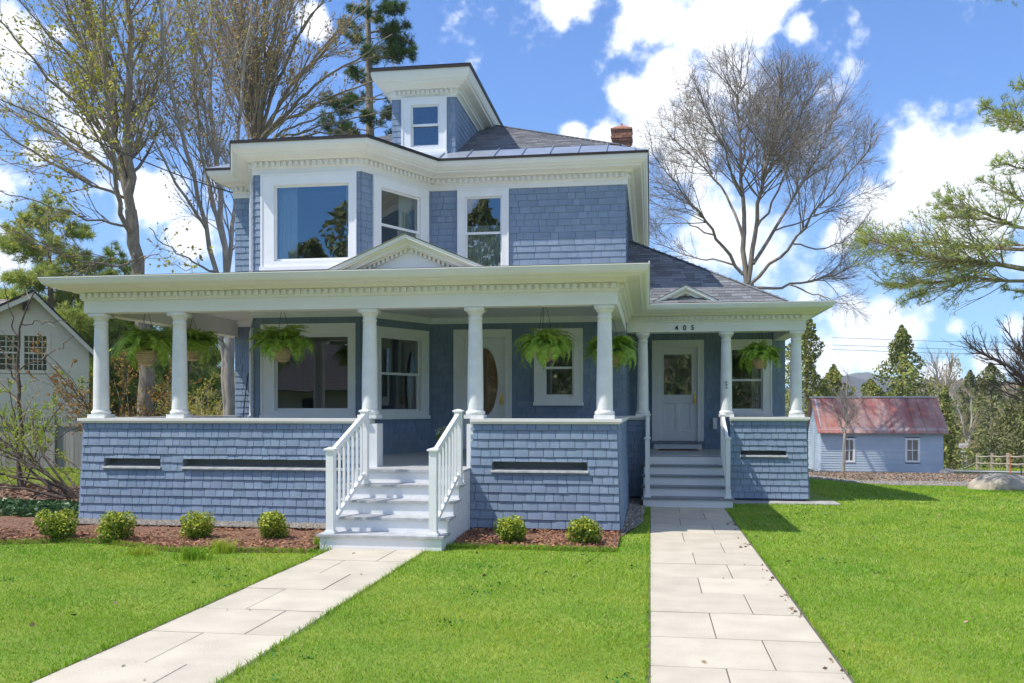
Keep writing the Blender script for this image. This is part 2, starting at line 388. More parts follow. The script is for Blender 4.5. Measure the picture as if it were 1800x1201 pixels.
class Frame:
    """a plane: origin, u along, v up the plane, n outward"""
    def __init__(self, O, u, v, n=None):
        self.O = np.array(O, float); self.u = np.array(u, float); self.u /= np.linalg.norm(self.u)
        self.v = np.array(v, float); self.v -= self.u*self.v.dot(self.u); self.v /= np.linalg.norm(self.v)
        self.n = np.cross(self.u, self.v) if n is None else np.array(n, float)
    def pt(self, s, t, o=0.0):
        s, t, o = np.broadcast_arrays(np.asarray(s, float), np.asarray(t, float), np.asarray(o, float))
        return self.O + s[..., None]*self.u + t[..., None]*self.v + o[..., None]*self.n
    def box(self, g, s0, s1, t0, t1, o0, o1):
        g.hexa([self.pt(*q) for q in ((s0,t0,o1),(s1,t0,o1),(s1,t0,o0),(s0,t0,o0),(s0,t1,o1),(s1,t1,o1),(s1,t1,o0),(s0,t1,o0))])
def wall_frame(p, q, z0, lean=0.0):
    """vertical wall seen with p on the left and q on the right; lean = how far the foot stands out per metre"""
    u = np.array((q[0]-p[0], q[1]-p[1], 0.0)); L = np.linalg.norm(u); u /= L
    n = np.array((u[1], -u[0], 0.0))
    f = Frame((p[0], p[1], z0), u, np.array((0, 0, 1.0)) - n*lean)
    f.L = L
    return f
def sheet(fr, s0, s1, t0, t1, holes, o=0.0, g=None):
    """a wall face with rectangular holes"""
    g = g or Geo()
    S = sorted({s0, s1, *[h[0] for h in holes], *[h[1] for h in holes]}); Tt = sorted({t0, t1, *[h[2] for h in holes], *[h[3] for h in holes]})
    S = [s for s in S if s0 <= s <= s1]; Tt = [t for t in Tt if t0 <= t <= t1]
    for a, b in zip(S, S[1:]):
        for c, d in zip(Tt, Tt[1:]):
            m, k = (a+b)/2, (c+d)/2
            if any(h[0] < m < h[1] and h[2] < k < h[3] for h in holes): continue
            g.add([fr.pt(a, c, o), fr.pt(b, c, o), fr.pt(b, d, o), fr.pt(a, d, o)], [(0, 1, 2, 3)])
    return g
def shingle_rows(fr, smin, smax, t0, t1, e, wr, rng, holes=(), thick=0.016, gap=0.007):
    """list of (frame, s0, s1, tb, tt, thickness): courses of single shingles; smin, smax are functions of t"""
    out = []
    t = t0; k = 0
    while t < t1 - 0.02:
        te = min(t + e, t1); tm = (t + te)/2
        a, b = smin(tm), smax(tm)
        iv = []                                # (s0, s1, tb, tt)
        cuts = sorted({a, b, *[c for h in holes for c in h[:2] if a < c < b]})
        for c, d in zip(cuts, cuts[1:]):
            m = (c + d)/2; segs = [(t, te)]
            for h in holes:
                if h[0] < m < h[1]:
                    ns = []
                    for q, r in segs:
                        if h[3] <= q or h[2] >= r: ns.append((q, r)); continue
                        if h[2] - q > 0.012: ns.append((q, h[2]))
                        if r - h[3] > 0.012: ns.append((h[3], r))
                    segs = ns
            for q, r in segs: iv.append([c, d, q, r])
        mg = []
        for i in iv:
            if mg and abs(mg[-1][1]-i[0]) < 1e-6 and mg[-1][2] == i[2] and mg[-1][3] == i[3]: mg[-1][1] = i[1]
            else: mg.append(i)
        for c, d, q, r in mg:
            s = c
            w = rng.uniform(*wr)*rng.uniform(0.4, 1)
            while s < d - 1e-4:
                w2 = w if d - s - w > 0.05 else d - s
                jit = rng.uniform(-0.003, 0.003) if q > t0 + 0.001 else 0.0
                out.append((fr, s + gap/2, s + w2 - gap/2, q + jit, r + (0.012 if r > te - 1e-6 else 0.0), thick*rng.uniform(0.85, 1.15)))
                s += w2; w = rng.uniform(*wr)
        t += e; k += 1
    return out
def shingle_verts(s):
    fr, s0, s1, tb, tt, th = s
    return [fr.pt(*q) for q in ((s0,tb,th),(s1,tb,th),(s1,tb,0),(s0,tb,0),(s0,tt,0.004),(s1,tt,0.004),(s1,tt,-0.003),(s0,tt,-0.003))]
def join_shingles(lst):
    g = Geo()
    if not lst: return g
    V = np.array([shingle_verts(s) for s in lst]).reshape(-1, 3)
    base = (np.arange(len(lst))*8)[:, None]
    Q = np.concatenate([base + np.array([q]) for q in ((0,3,2,1),(0,1,5,4),(1,2,6,5),(3,0,4,7))])
    return g.add(V, Q)
def px_area(s):
    """how large a shingle shows from where the photo was taken"""
    P = np.array(shingle_verts(s))[[0, 1, 5, 4]] - np.array((0, 0, CAM_H))
    d = -P[:, 0]*math.sin(YAW) + P[:, 1]*math.cos(YAW); r = P[:, 0]*math.cos(YAW) + P[:, 1]*math.sin(YAW)
    u, v = F_PX*r/d, F_PX*P[:, 2]/d
    return 0.5*abs(np.dot(u, np.roll(v, 1)) - np.dot(v, np.roll(u, 1)))

def offset_path(path, o):
    """plan path moved outward (to its right-hand side going along it) with mitred corners"""
    P = [np.array(p, float) for p in path]; N = []
    for a, b in zip(P, P[1:]):
        d = (b-a)/np.linalg.norm(b-a); N.append(np.array((d[1], -d[0])))
    out = []
    for i, p in enumerate(P):
        n1 = N[max(i-1, 0)]; n2 = N[min(i, len(N)-1)]
        out.append(p + o*(n1+n2)/(1 + n1.dot(n2)))
    return out
def sweep(path, prof, closed=False, g=None):
    g = g or Geo()
    cols = []
    for o, z in prof:
        cols.append([(q[0], q[1], z) for q in offset_path(path, o)])
    m, n = len(prof), len(path)
    V = [cols[j][i] for i in range(n) for j in range(m)]
    Q = []
    for i in range(n-1):
        for j in range(m if closed else m-1):
            k = (j+1) % m
            Q.append((i*m+j, i*m+k, (i+1)*m+k, (i+1)*m+j))
    G = [list(range(m)), [(n-1)*m + j for j in range(m)][::-1]] if closed else None
    return g.add(V, Q, G=G)
def dentils(path, o0, o1, z0, z1, w, pitch, g, inset=0.03):
    for a, b in zip(path, path[1:]):
        fr = wall_frame(a, b, 0.0)
        n = int((fr.L + 2*o0 - 2*inset)/pitch)
        if n < 1: continue
        st = (fr.L - (n-1)*pitch)/2
        for i in range(n): fr.box(g, st+i*pitch-w/2, st+i*pitch+w/2, z0, z1, o0-0.01, o1)
# ---------------------------------------------------------------- the house
rng = random.Random(405)
YP, YM, YW, YG = 13.4, 18.4, 18.5, 21.3        # porch front, main wall, wing porch front, wing wall
XL, XR, XW = -8.98, -0.48, 3.02                # porch left, house right side, wing right
FL, FW = 0.95, 0.90                            # floors
ZR = 1.69                                      # rail top
BL, BR, CL_, CR_ = (-7.56, 16.62), (-5.42, 16.62), (-8.42, YM), (-4.50, YM)
EAVE, SL = 6.88, 0.48

house = thing('house', 'blue shingled two storey house with cream cornices and a columned front porch', 'house', (-4.7, 16.0, 0))
all_shingles = []          # (wall part, shingle)
def part(name, g, mat, parent=house, smooth=False, label=None, kind=None): return obj(name, g, mat, parent, smooth, kind, label)

# walls: frame, extent, openings (casing), holes (through the wall)
def window(fr, cas, gl, rail=None, mat='white', sill=True):
    """cas: outer casing, gl: visible glass, both (s0,s1,t0,t1)"""
    s0, s1, t0, t1 = cas; a, b, c, d = gl
    sw = 0.05
    h = (a-sw, b+sw, c-sw*1.3, d+sw)                       # hole in the wall
    g = Geo()
    z = 0.042
    fr.box(g, s0, h[0]+0.02, t0, t1, -0.01, z); fr.box(g, h[1]-0.02, s1, t0, t1, -0.01, z)
    fr.box(g, h[0]+0.02, h[1]-0.02, h[3]-0.02, t1, -0.01, z-0.002); fr.box(g, h[0]+0.02, h[1]-0.02, t0, h[2]+0.015, -0.01, z-0.002)
    # back band round the outside and a stepped inner stop
    bw = 0.028
    fr.box(g, s0-0.006, s0+bw, t0, t1+0.006, z-0.003, z+0.016); fr.box(g, s1-bw, s1+0.006, t0, t1+0.006, z-0.003, z+0.016)
    fr.box(g, s0+bw, s1-bw, t1-bw, t1+0.006, z-0.003, z+0.0155)
    for q in ((h[0]-0.02, h[0]+0.024, h[2], h[3]), (h[1]-0.024, h[1]+0.02, h[2], h[3])): fr.box(g, *q, -0.12, 0.02)
    fr.box(g, h[0]+0.024, h[1]-0.024, h[3]-0.022, h[3]+0.02, -0.12, 0.019); fr.box(g, h[0]+0.024, h[1]-0.024, h[2]-0.01, h[2]+0.02, -0.12, 0.019)
    w = part('window', g, mat)
    if sill:
        g = Geo(); fr.box(g, s0-0.02, s1+0.02, t0-0.035, t0+0.03, 0.0, 0.085); obj('sill', g, mat, w)
    def sash(q0, q1, r0, r1, o):
        g = Geo(); k = 0.038
        fr.box(g, q0, q0+k, r0, r1, o-0.03, o); fr.box(g, q1-k, q1, r0, r1, o-0.03, o)
        fr.box(g, q0+k, q1-k, r0, r0+k*1.25, o-0.03, o-0.001); fr.box(g, q0+k, q1-k, r1-k, r1, o-0.03, o-0.001)
        obj('sash', g, mat, w)
        g = Geo(); g.add([fr.pt(q0+k-.004, r0+k*1.25-.004, o-0.017), fr.pt(q1-k+.004, r0+k*1.25-.004, o-0.017), fr.pt(q1-k+.004, r1-k+.004, o-0.017), fr.pt(q0+k-.004, r1-k+.004, o-0.017)], [(0,1,2,3)])
        obj('pane', g, 'glass', w)
    q0, q1, r0, r1 = h[0]+0.02, h[1]-0.02, h[2]+0.018, h[3]-0.02
    if rail is None: sash(q0, q1, r0, r1, -0.02)
    else:
        sash(q0, q1, rail-0.022, r1, -0.012); sash(q0, q1, r0, rail+0.022, -0.047)
    return w, h
def curtain(fr, w, s0, s1, t0, t1, o=-0.2, pleat=0.07, depth=0.03, seed=0):
    r = random.Random(seed); n = int((s1-s0)/0.012); g = Geo()
    S = np.linspace(s0, s1, n+1); O = o + depth*np.sin(2*np.pi*(S-s0)/pleat + 0.8*np.sin(S*9)) * (0.7+0.3*np.sin(S*23))
    V = np.concatenate([fr.pt(S, np.full(n+1, t0), O), fr.pt(S, np.full(n+1, t1), O*0.5+o*0.5)])
    i = np.arange(n); g.add(V, np.stack([i, i+1, i+n+2, i+n+1], 1))
    return obj('curtain', g, 'curtain', w, True)

# ---- main walls
frM = wall_frame(CR_, (XR, YM), 0.0)                      # s = X + 4.5
frB = wall_frame(BL, BR, 0.0)
frBR = wall_frame(BR, CR_, 0.0)
frBL = wall_frame(CL_, BL, 0.0)
frS = wall_frame((-8.80, YM), CL_, 0.0)                   # left stub
frR = wall_frame((XR, YM), (XR, 28.0), 0.0)               # right side
frG = wall_frame((XR, YG), (XW, YG), 0.0)                 # wing wall
ZT = 6.33
sM = 4.5
wins = {}
wins['m2'] = window(frM, (-3.92+sM, -2.86+sM, 4.33, 6.34), (-3.74+sM, -3.03+sM, 4.72, 6.16), 5.44)
wins['m1'] = window(frM, (-2.33+sM, -1.35+sM, 1.93, 3.45), (-2.10+sM, -1.56+sM, 2.12, 3.24), 2.66)
sB = 7.56
wins['b1'] = window(frB, (-7.40+sB, -5.52+sB, 1.68, 3.45), (-7.10+sB, -5.68+sB, 1.84, 3.21))
wins['b2'] = window(frB, (-7.40+sB, -5.50+sB, 4.52, 6.33), (-7.11+sB, -5.67+sB, 4.71, 6.09))
LB = frBR.L
wins['r1'] = window(frBR, (0.30, LB-0.12, 1.66, 3.42), (0.54, LB-0.36, 1.82, 3.22), 2.52)
wins['r2'] = window(frBR, (0.30, LB-0.12, 4.52, 6.33), (0.54, LB-0.38, 4.71, 6.10), 5.42)
wins['l1'] = window(frBL, (0.25, LB-0.30, 1.66, 3.42), (0.50, LB-0.55, 1.82, 3.22), 2.52)
wins['l2'] = window(frBL, (0.25, LB-0.30, 4.52, 6.33), (0.50, LB-0.55, 4.71, 6.10), 5.42)
wins['g1'] = window(frG, (1.63-XR, 2.72-XR, 1.69, 3.40), (1.84-XR, 2.50-XR, 1.83, 3.18), 2.48)
curtain(frB, wins['b2'][0], 0.42, 0.80, 4.55, 6.25, seed=1); curtain(frB, wins['b2'][0], 1.78, 1.95, 4.55, 6.25, seed=2)
curtain(frM, wins['m2'][0], 0.70, 1.55, 4.5, 5.62, o=-0.13, seed=3)
curtain(frBR, wins['r2'][0], LB-0.75, LB-0.30, 4.55, 6.2, seed=4)
curtain(frG, wins['g1'][0], 2.78, 3.0, 1.6, 3.3, seed=5)

door_m = (-4.0+sM, -2.80+sM, 0.95, 3.45); door_g = (0.045-XR, 1.205-XR, 0.90, 3.40)
def wall(fr, L, z0, z1, ws, doors=(), e=0.132, wr=(0.14, 0.42), name='wall', rows=True, s_lo=0.0, thick=0.018):
    holes = [w[1] for w in ws] + [(d[0]+0.1, d[1]-0.1, d[2], d[3]-0.1) for d in doors]
    g = sheet(fr, s_lo, L, z0, z1, holes)
    p = part(name, g, 'sheath')
    cas = []
    for w in ws:
        co = [np.array(v.co) for v in w[0].data.vertices]
        s = [(v-fr.O).dot(fr.u) for v in co]; t = [(v-fr.O).dot(fr.v) for v in co]
        cas.append((min(s)+0.02, max(s)-0.02, min(t)+0.02, max(t)-0.02))
    cas += [(d[0]+0.02, d[1]-0.02, d[2]-0.2, d[3]-0.02) for d in doors]
    if rows: add_rows(p, shingle_rows(fr, lambda t: s_lo, lambda t: L, z0+0.02, z1, e, wr, rng, cas, thick=thick))
    return p
def add_rows(p, lst):
    for s in lst: all_shingles.append((p, s))
wall(frM, frM.L, FL-0.04, ZT+0.1, [wins['m2'], wins['m1']], [door_m])
wall(frB, frB.L, FL-0.04, ZT+0.1, [wins['b1'], wins['b2']])
wall(frBR, LB, FL-0.04, ZT+0.1, [wins['r1'], wins['r2']])
wall(frBL, LB, FL-0.04, ZT+0.1, [wins['l1'], wins['l2']])
wall(frS, frS.L, 0.0, ZT+0.1, [])
wall(frR, frR.L, 0.05, ZT+0.1, [], wr=(0.12, 0.3))
wall(frG, frG.L, FW-0.04, 3.85, [wins['g1']], [door_g], wr=(0.10, 0.24), thick=0.011)
# the back, left and wing sides that nobody sees from the lawn
g = Geo()
for a, b, z1 in (((XR, 28.0), (-8.80, 28.0), ZT+.1), ((-8.80, 28.0), (-8.80, YM), ZT+.1), ((XW, YG), (XW, 26.0), 3.85), ((XW, 26.0), (XR, 26.0), 3.85)):
    f = wall_frame(a, b, 0.0); sheet(f, 0, f.L, 0.0, z1, [], g=g)
part('rear_wall', g, 'shingle')
# rooms behind the glass
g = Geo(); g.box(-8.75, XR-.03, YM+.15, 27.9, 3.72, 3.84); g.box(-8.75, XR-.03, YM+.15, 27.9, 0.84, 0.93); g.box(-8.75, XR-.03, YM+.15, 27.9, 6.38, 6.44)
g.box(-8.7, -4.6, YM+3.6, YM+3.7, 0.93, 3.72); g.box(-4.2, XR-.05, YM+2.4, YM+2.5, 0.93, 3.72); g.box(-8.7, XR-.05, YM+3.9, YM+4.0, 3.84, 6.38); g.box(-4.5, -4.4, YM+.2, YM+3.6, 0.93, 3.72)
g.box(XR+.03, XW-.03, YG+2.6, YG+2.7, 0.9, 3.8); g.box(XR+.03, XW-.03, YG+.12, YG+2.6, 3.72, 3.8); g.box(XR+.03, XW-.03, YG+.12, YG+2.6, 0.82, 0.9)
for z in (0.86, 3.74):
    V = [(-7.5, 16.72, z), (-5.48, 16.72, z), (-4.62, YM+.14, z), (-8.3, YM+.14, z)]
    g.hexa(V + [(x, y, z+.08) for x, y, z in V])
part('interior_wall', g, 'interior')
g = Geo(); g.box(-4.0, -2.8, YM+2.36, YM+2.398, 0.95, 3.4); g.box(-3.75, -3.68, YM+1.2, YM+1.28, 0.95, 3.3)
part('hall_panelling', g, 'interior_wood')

# ---- front door with an oval light
def leaf_with_oval(fr, s0, s1, t0, t1, cs, ct, a, b, o):
    n = 48; an = np.linspace(0, 2*np.pi, n, endpoint=False) + 1e-4
    E = [(cs + a*math.cos(q), ct + b*math.sin(q)) for q in an]; Rr = []
    for q in an:
        dx, dy = math.cos(q)*a, math.sin(q)*b
        k = min(((s1-cs)/dx if dx > 0 else (s0-cs)/dx), ((t1-ct)/dy if dy > 0 else (t0-ct)/dy))
        Rr.append((cs+dx*k, ct+dy*k))
    for x, y in ((s0,t0),(s1,t0),(s1,t1),(s0,t1)):
        i = min(range(n), key=lambda j: (Rr[j][0]-x)**2 + (Rr[j][1]-y)**2); Rr[i] = (x, y)
    g = Geo()
    V = [fr.pt(*q, o) for q in E] + [fr.pt(*q, o) for q in Rr] + [fr.pt(*q, o-.04) for q in E]
    i = np.arange(n); j = (i+1) % n
    g.add(V, np.concatenate([np.stack([i, i+n, j+n, j], 1), np.stack([j+2*n, i+2*n, i, j], 1)]))
    return g, E
ds0, ds1, dt0, dt1 = -3.79+sM, -2.94+sM, 1.0, 3.28
def door_casing(fr, d, leaf, mat='white'):
    g = Geo()
    fr.box(g, d[0], leaf[0]-0.012, d[2], d[3], -0.01, 0.045); fr.box(g, leaf[1]+0.012, d[1], d[2], d[3], -0.01, 0.045)
    fr.box(g, leaf[0]-0.012, leaf[1]+0.012, leaf[3]+0.012, d[3], -0.01, 0.043)
    for q in ((d[0]-.006, d[0]+.03), (d[1]-.03, d[1]+.006)): fr.box(g, *q, d[2], d[3]+.006, .04, .06)
    fr.box(g, d[0]+.03, d[1]-.03, d[3]-.03, d[3]+.006, .04, .0595)
    for q in ((leaf[0]-.03, leaf[0]-.002), (leaf[1]+.002, leaf[1]+.03)): fr.box(g, *q, d[2], leaf[3]+.02, -.12, .02)
    fr.box(g, leaf[0]-.002, leaf[1]+.002, leaf[3]+.002, leaf[3]+.03, -.12, .0195)
    return g
dc = part('door', door_casing(frM, door_m, (ds0, ds1, dt0, dt1)), 'white', label='white front door with an oval glass light')
g, E = leaf_with_oval(frM, ds0, ds1, dt0, dt1, (ds0+ds1)/2, 2.38, 0.285, 0.71, -0.04)
obj('door_leaf', g, 'white', dc)
g = Geo(); P = np.array([frM.pt(x, y, -0.036) for x, y in E + E[:2]]); g.tube(P, 0.018, 6); obj('oval_moulding', g, 'white', dc, True)
g = Geo(); g.poly([frM.pt(x, y, -0.06) for x, y in E]); obj('oval_pane', g, 'glass_soft', dc)
def handle(fr, s, t, o, parent):
    g = Geo(); fr.box(g, s-.024, s+.024, t-.12, t+.12, o, o+.010)
    g.tube([fr.pt(s, t-.06, o+.012), fr.pt(s, t-.06, o+.055)], .012, 8); g.tube([fr.pt(s-.012, t-.1, o+.05), fr.pt(s-.012, t, o+.065), fr.pt(s-.012, t+.06, o+.05)], .011, 8)
    g.lathe(fr.pt(s, t+.085, o+.0) + np.array((0, 0, -0.0)), [(0, -.02), (.022, -.015), (.022, .015), (0, .02)], 12)
    obj('handle', g, 'brass', parent)
handle(frM, ds1-0.075, 2.02, -0.04, dc)
g = Geo(); frM.box(g, ds0+.1, ds1-.1, 1.5, 3.2, -.16, -.15); obj('lace_curtain', g, 'lace', dc)
g = Geo(); frM.box(g, door_m[0]-.02, door_m[1]+.02, FL-.01, dt0-.004, -.1, .10); obj('threshold', g, 'tread', dc)
# ---- wing door: half glass over two panels
ws0, ws1, wt0, wt1 = 0.18-XR, 1.065-XR, 1.09, 3.24
dg = part('door', door_casing(frG, door_g, (ws0, ws1, wt0, wt1)), 'white', label='white side door with a square window over two panels')
gl = (0.31-XR, 0.94-XR, 2.15, 3.08)
pan = [(0.33-XR, 0.585-XR, 1.32, 1.96), (0.665-XR, 0.92-XR, 1.32, 1.96)]
g = sheet(frG, ws0, ws1, wt0, wt1, [gl] + pan, o=-0.03)
for a, b, c, d in pan:
    e_ = .035
    ring = [frG.pt(a, c, -.03), frG.pt(b, c, -.03), frG.pt(b, d, -.03), frG.pt(a, d, -.03), frG.pt(a+e_, c+e_, -.048), frG.pt(b-e_, c+e_, -.048), frG.pt(b-e_, d-e_, -.048), frG.pt(a+e_, d-e_, -.048)]
    g.add(ring, [(0,1,5,4),(1,2,6,5),(2,3,7,6),(3,0,4,7)])
    frG.box(g, a+e_, b-e_, c+e_, d-e_, -.06, -.04)
frG.box(g, gl[0]-.03, gl[0], gl[2]-.03, gl[3]+.03, -.05, -.02); frG.box(g, gl[1], gl[1]+.03, gl[2]-.03, gl[3]+.03, -.05, -.02)
frG.box(g, gl[0], gl[1], gl[2]-.03, gl[2], -.05, -.0205); frG.box(g, gl[0], gl[1], gl[3], gl[3]+.03, -.05, -.0205)
obj('door_leaf', g, 'white', dg)
g = Geo(); g.add([frG.pt(gl[0], gl[2], -.045), frG.pt(gl[1], gl[2], -.045), frG.pt(gl[1], gl[3], -.045), frG.pt(gl[0], gl[3], -.045)], [(0,1,2,3)]); obj('pane', g, 'glass', dg)
handle(frG, ws1-.055, 2.06, -.03, dg)
g = Geo(); frG.box(g, door_g[0]-.02, door_g[1]+.02, 1.02, wt0-.006, -.1, .09); obj('threshold', g, 'dark_tread', dg)
g = Geo(); frG.box(g, door_g[0], door_g[1], FW, 1.02, -.02, .06); obj('step_riser', g, 'white', dg)

# ---- porch walls with drain slots
def porch_wall(p, q, z0, z1, slots, lean, wr=(0.105, 0.205), lo=0.0, hi=0.0, e=0.131):
    fr = wall_frame(p, q, z0, lean)
    fr.O = fr.O + np.array((fr.n[0], fr.n[1], 0))*lean*(z1-z0)
    H = z1-z0
    smin = lambda t: -lo*(1-t/H); smax = lambda t: fr.L + hi*(1-t/H)
    holes = [(a, b, c-z0, d-z0) for a, b, c, d in slots]
    g = sheet(fr, 0, fr.L, 0, H, holes)
    pw = part('porch_wall', g, 'sheath')
    add_rows(pw, shingle_rows(fr, smin, smax, 0.03, H, e, wr, rng, [(a, b, c-.0, d) for a, b, c, d in holes], thick=0.025))
    for a, b, c, d in holes:
        g = Geo(); fr.box(g, a-.02, b+.02, c-.04, d+.04, -.22, -.2)
        fr.box(g, a-.02, a, c-.04, d+.04, -.2, .004); fr.box(g, b, b+.02, c-.04, d+.04, -.2, .004); fr.box(g, a, b, d, d+.03, -.2, .006)
        for k, sg in ((a, 1), (b, -1)):      # rounded upper corners
            r = .05; V = [fr.pt(k, d, .012), fr.pt(k, d-r, .012)] + [fr.pt(k+sg*(r-r*math.cos(t)), d-r+r*math.sin(t), .012) for t in np.linspace(0, math.pi/2, 6)]
            g.poly(V if sg < 0 else V[::-1])
        s = obj('drain_slot', g, 'slot', pw)
        g = Geo(); V = [fr.pt(a-.015, c-.035, .055), fr.pt(b+.015, c-.035, .055), fr.pt(b+.015, c-.035, -.2), fr.pt(a-.015, c-.035, -.2),
                        fr.pt(a-.015, c-.008, .05), fr.pt(b+.015, c-.008, .05), fr.pt(b+.015, c+.03, -.2), fr.pt(a-.015, c+.03, -.2)]
        g.hexa(V); obj('slot_ledge', g, 'ledge', pw)
    return pw, fr
ST0, ST1 = -4.30, -2.66                                    # the main steps, left and right
porch_wall((XL, YP), (ST0+.02, YP), 0.04, 1.62, [(-8.60-XL, -7.64-XL, .925, 1.05), (-7.26-XL, -4.62-XL, .925, 1.05)], 0.035, lo=.05, e=.1317)
porch_wall((ST1-.0, YP), (XR, YP), 0.04, 1.62, [(-2.33-ST1, -.91-ST1, .925, 1.05)], 0.035, wr=(0.13, 0.235), hi=.05, e=.1317)
porch_wall((XR, YP), (XR, YW-.02), 0.04, 1.62, [], 0.035, lo=.05, e=.1317)
porch_wall((XL, YM+2), (XL, YP), 0.04, 1.62, [], 0.035, hi=.05, e=.1317)
porch_wall((XR+.02, YW), (-.02, YW), 0.04, 1.60, [], 0.0, wr=(.12, .22), e=.13)
porch_wall((1.56, YW), (XW, YW), 0.04, 1.60, [(1.77-1.56, 2.64-1.56, .915, 1.01)], 0.03, hi=.04, e=.13)
porch_wall((XW, YW), (XW, YG), 0.04, 1.60, [], 0.03, lo=.04, e=.13)
# rail caps, inner linings
def cap(path, o0, o1, z0, z1, mat='trim', name='rail_cap'):
    g = sweep(path, [(o0, z0), (o1-.03, z0), (o1-.03, z0+.03), (o1, z0+.032), (o1, z1), (o0, z1+.004)], closed=True)
    return part(name, g, mat)
cap([(XL, YM+2), (XL, YP), (ST0+.06, YP)], -.30, .07, 1.61, 1.685)
cap([(ST1, YP), (XR, YP), (XR, YW), (-.03, YW)], -.30, .07, 1.61, 1.685)
cap([(1.56, YW), (XW, YW), (XW, YG)], -.30, .07, 1.59, 1.665)
g = Geo()
for path in ([(XL, YM+2), (XL, YP), (ST0+.02, YP)], [(ST1, YP), (XR, YP), (XR, YW)]): sweep(path, [(-.2, .95), (-.2, 1.61)], g=g)
sweep([(1.56, YW), (XW, YW), (XW, YG)], [(-.2, .9), (-.2, 1.59)], g=g)
part('rail_lining', g, 'shingle')
# white end boards beside the steps
g = Geo(); g.box(ST0-.10, ST0+.19, YP-.02, YP+.29, FL, 1.607); part('rail_end_board', g, 'white')
g = Geo(); g.box(ST1-.06, ST1+.04, YP-.02, YP+.24, 0.1, 1.607); part('rail_end_board', g, 'white')
# ---- floors
def floor(x0, x1, y0, y1, z, along_x, mat, w=.085):
    g = Geo(); k = (y0 if along_x else x0)
    end = y1 if along_x else x1
    while k < end - .01:
        k2 = min(k + w, end)
        if along_x: g.box(x0, x1, k, k2-.004, z-.03, z)
        else: g.box(k, k2-.004, y0, y1, z-.03, z)
        k = k2
    return part('porch_floor', g, mat, kind='stuff')
floor(XL+.2, XR-.2, YP+.2, YM-.002, FL, False, 'deck')
floor(XR+.25, XW-.2, YW+.1, YG-.002, FW, False, 'deck')
g = Geo(); g.box(ST0, ST1, 12.86, YP+.21, FL-.035, FL); part('porch_floor_edge', g, 'tread')
g = Geo(); g.box(XL+.1, XR-.1, YP+.1, YM, .1, FL-.04); part('porch_foundation', g, 'dark')
g = Geo(); g.box(XR+.1, XW-.1, YW+.12, YG, .05, FW-.04); part('porch_foundation', g, 'dark')

# ---- columns
COLP = [(0, 0), (.0, 0)]
def column_geos(k, H):
    ba = Geo(); r = .150*k
    ba.box(-r, r, -r, r, 0, .058)
    ba.lathe((0, 0, .058), [(.135*k, 0), (.147*k, .012), (.150*k, .03), (.147*k, .048), (.130*k, .06), (.130*k, .07), (.126*k, .075)], 32)
    sh = Geo(); z0, z1 = .13, H-.19
    prof = [(k*(.122 - .020*t**1.7), z0 + (z1-z0)*t) for t in np.linspace(0, 1, 14)]
    sh.lathe((0, 0, 0), prof + [(k*.110, z1+.004), (k*.114, z1+.014), (k*.110, z1+.024), (k*.102, z1+.026)], 32)
    ca = Geo(); ca.lathe((0, 0, z1+.026), [(.102*k, 0), (.102*k, .05), (.112*k, .052), (.112*k, .062), (.12*k, .07), (.132*k, .095), (.136*k, .1)], 32)
    a = .145*k; ca.box(-a, a, -a, a, z1+.122, H); 
    return ba, sh, ca
colm = {}
for key, k, H in (('m', 1.0, 3.37-1.685), ('w', .95, 3.37-1.665)):
    colm[key] = [q.mesh(n, s) for q, n, s in zip(column_geos(k, H), ('column_base', 'column_shaft', 'column_capital'), (False, True, False))]
    for me in colm[key]:
        me.materials.append(M['column'])
        if me.name.startswith(('column_base', 'column_capital')):
            sm = np.array([len(p.vertices) == 4 and abs(p.normal.z) < .98 and p.index > 5 for p in me.polygons]); me.polygons.foreach_set('use_smooth', sm)
def column(x, y, z, key):
    e = bpy.data.objects.new('column', None); COL.objects.link(e); e.parent = house
    e.location = Vector((x, y, z)) - house.location; e.empty_display_size = .1
    for n, me in zip(('base', 'shaft', 'capital'), colm[key]):
        o = bpy.data.objects.new(n, me); COL.objects.link(o); o.parent = e
for x in (XL+.2, -7.42, -4.28, -2.62, XR-.19): column(x, YP+.16, 1.687, 'm')
column(XL+.2, YM+1.6, 1.687, 'm')
for x in (-.15, 1.50, XW-.17): column(x, YW+.15, 1.667, 'w')

# ---- porch entablature and cornice
ZC = 3.37
porch_path = [(XL, YM+2), (XL, YP), (XR, YP), (XR, YW), (XW, YW), (XW, YG+3)]
g = sweep(porch_path, [(-.26, .36+ZC), (-.26, ZC), (0, ZC), (0, ZC+.19), (.028, ZC+.192), (.028, ZC+.212), (.045, ZC+.225), (.045, ZC+.31), (.115, ZC+.312), (.135, ZC+.335),
                       (.15, ZC+.352), (.315, ZC+.375), (.33, ZC+.362), (.36, ZC+.385), (.385, ZC+.39), (.41, ZC+.40), (.435, ZC+.425), (.455, ZC+.465), (.462, ZC+.475), (.462, ZC+.50), (.475, ZC+.503), (.475, ZC+.517), (-.26, ZC+.53)], closed=True)
part('porch_cornice', g, 'trim')
g = Geo(); dentils(porch_path, .045, .10, ZC+.233, ZC+.303, .062, .112, g); part('dentils', g, 'trim', kind='stuff')
g = Geo(); g.box(XL+.2, XR-.2, YP+.2, YM-.003, 3.70, 3.74); part('porch_ceiling', g, 'trim', label='pale gray porch ceiling')
g = Geo(); g.box(XR+.0, XW-.2, YW+.2, YG-.003, 3.66, 3.70); part('porch_ceiling', g, 'trim')
g = Geo()
for path in ([(-8.80, YM), CL_, BL, BR, CR_, (XR, YM)],): sweep(path, [(0.0, 3.58), (.03, 3.58), (.035, 3.63), (.07, 3.68), (.08, 3.70)], g=g)
sweep([(XR, YG), (XW-.2, YG)], [(0, 3.56), (.03, 3.56), (.07, 3.64), (.08, 3.66)], g=g)
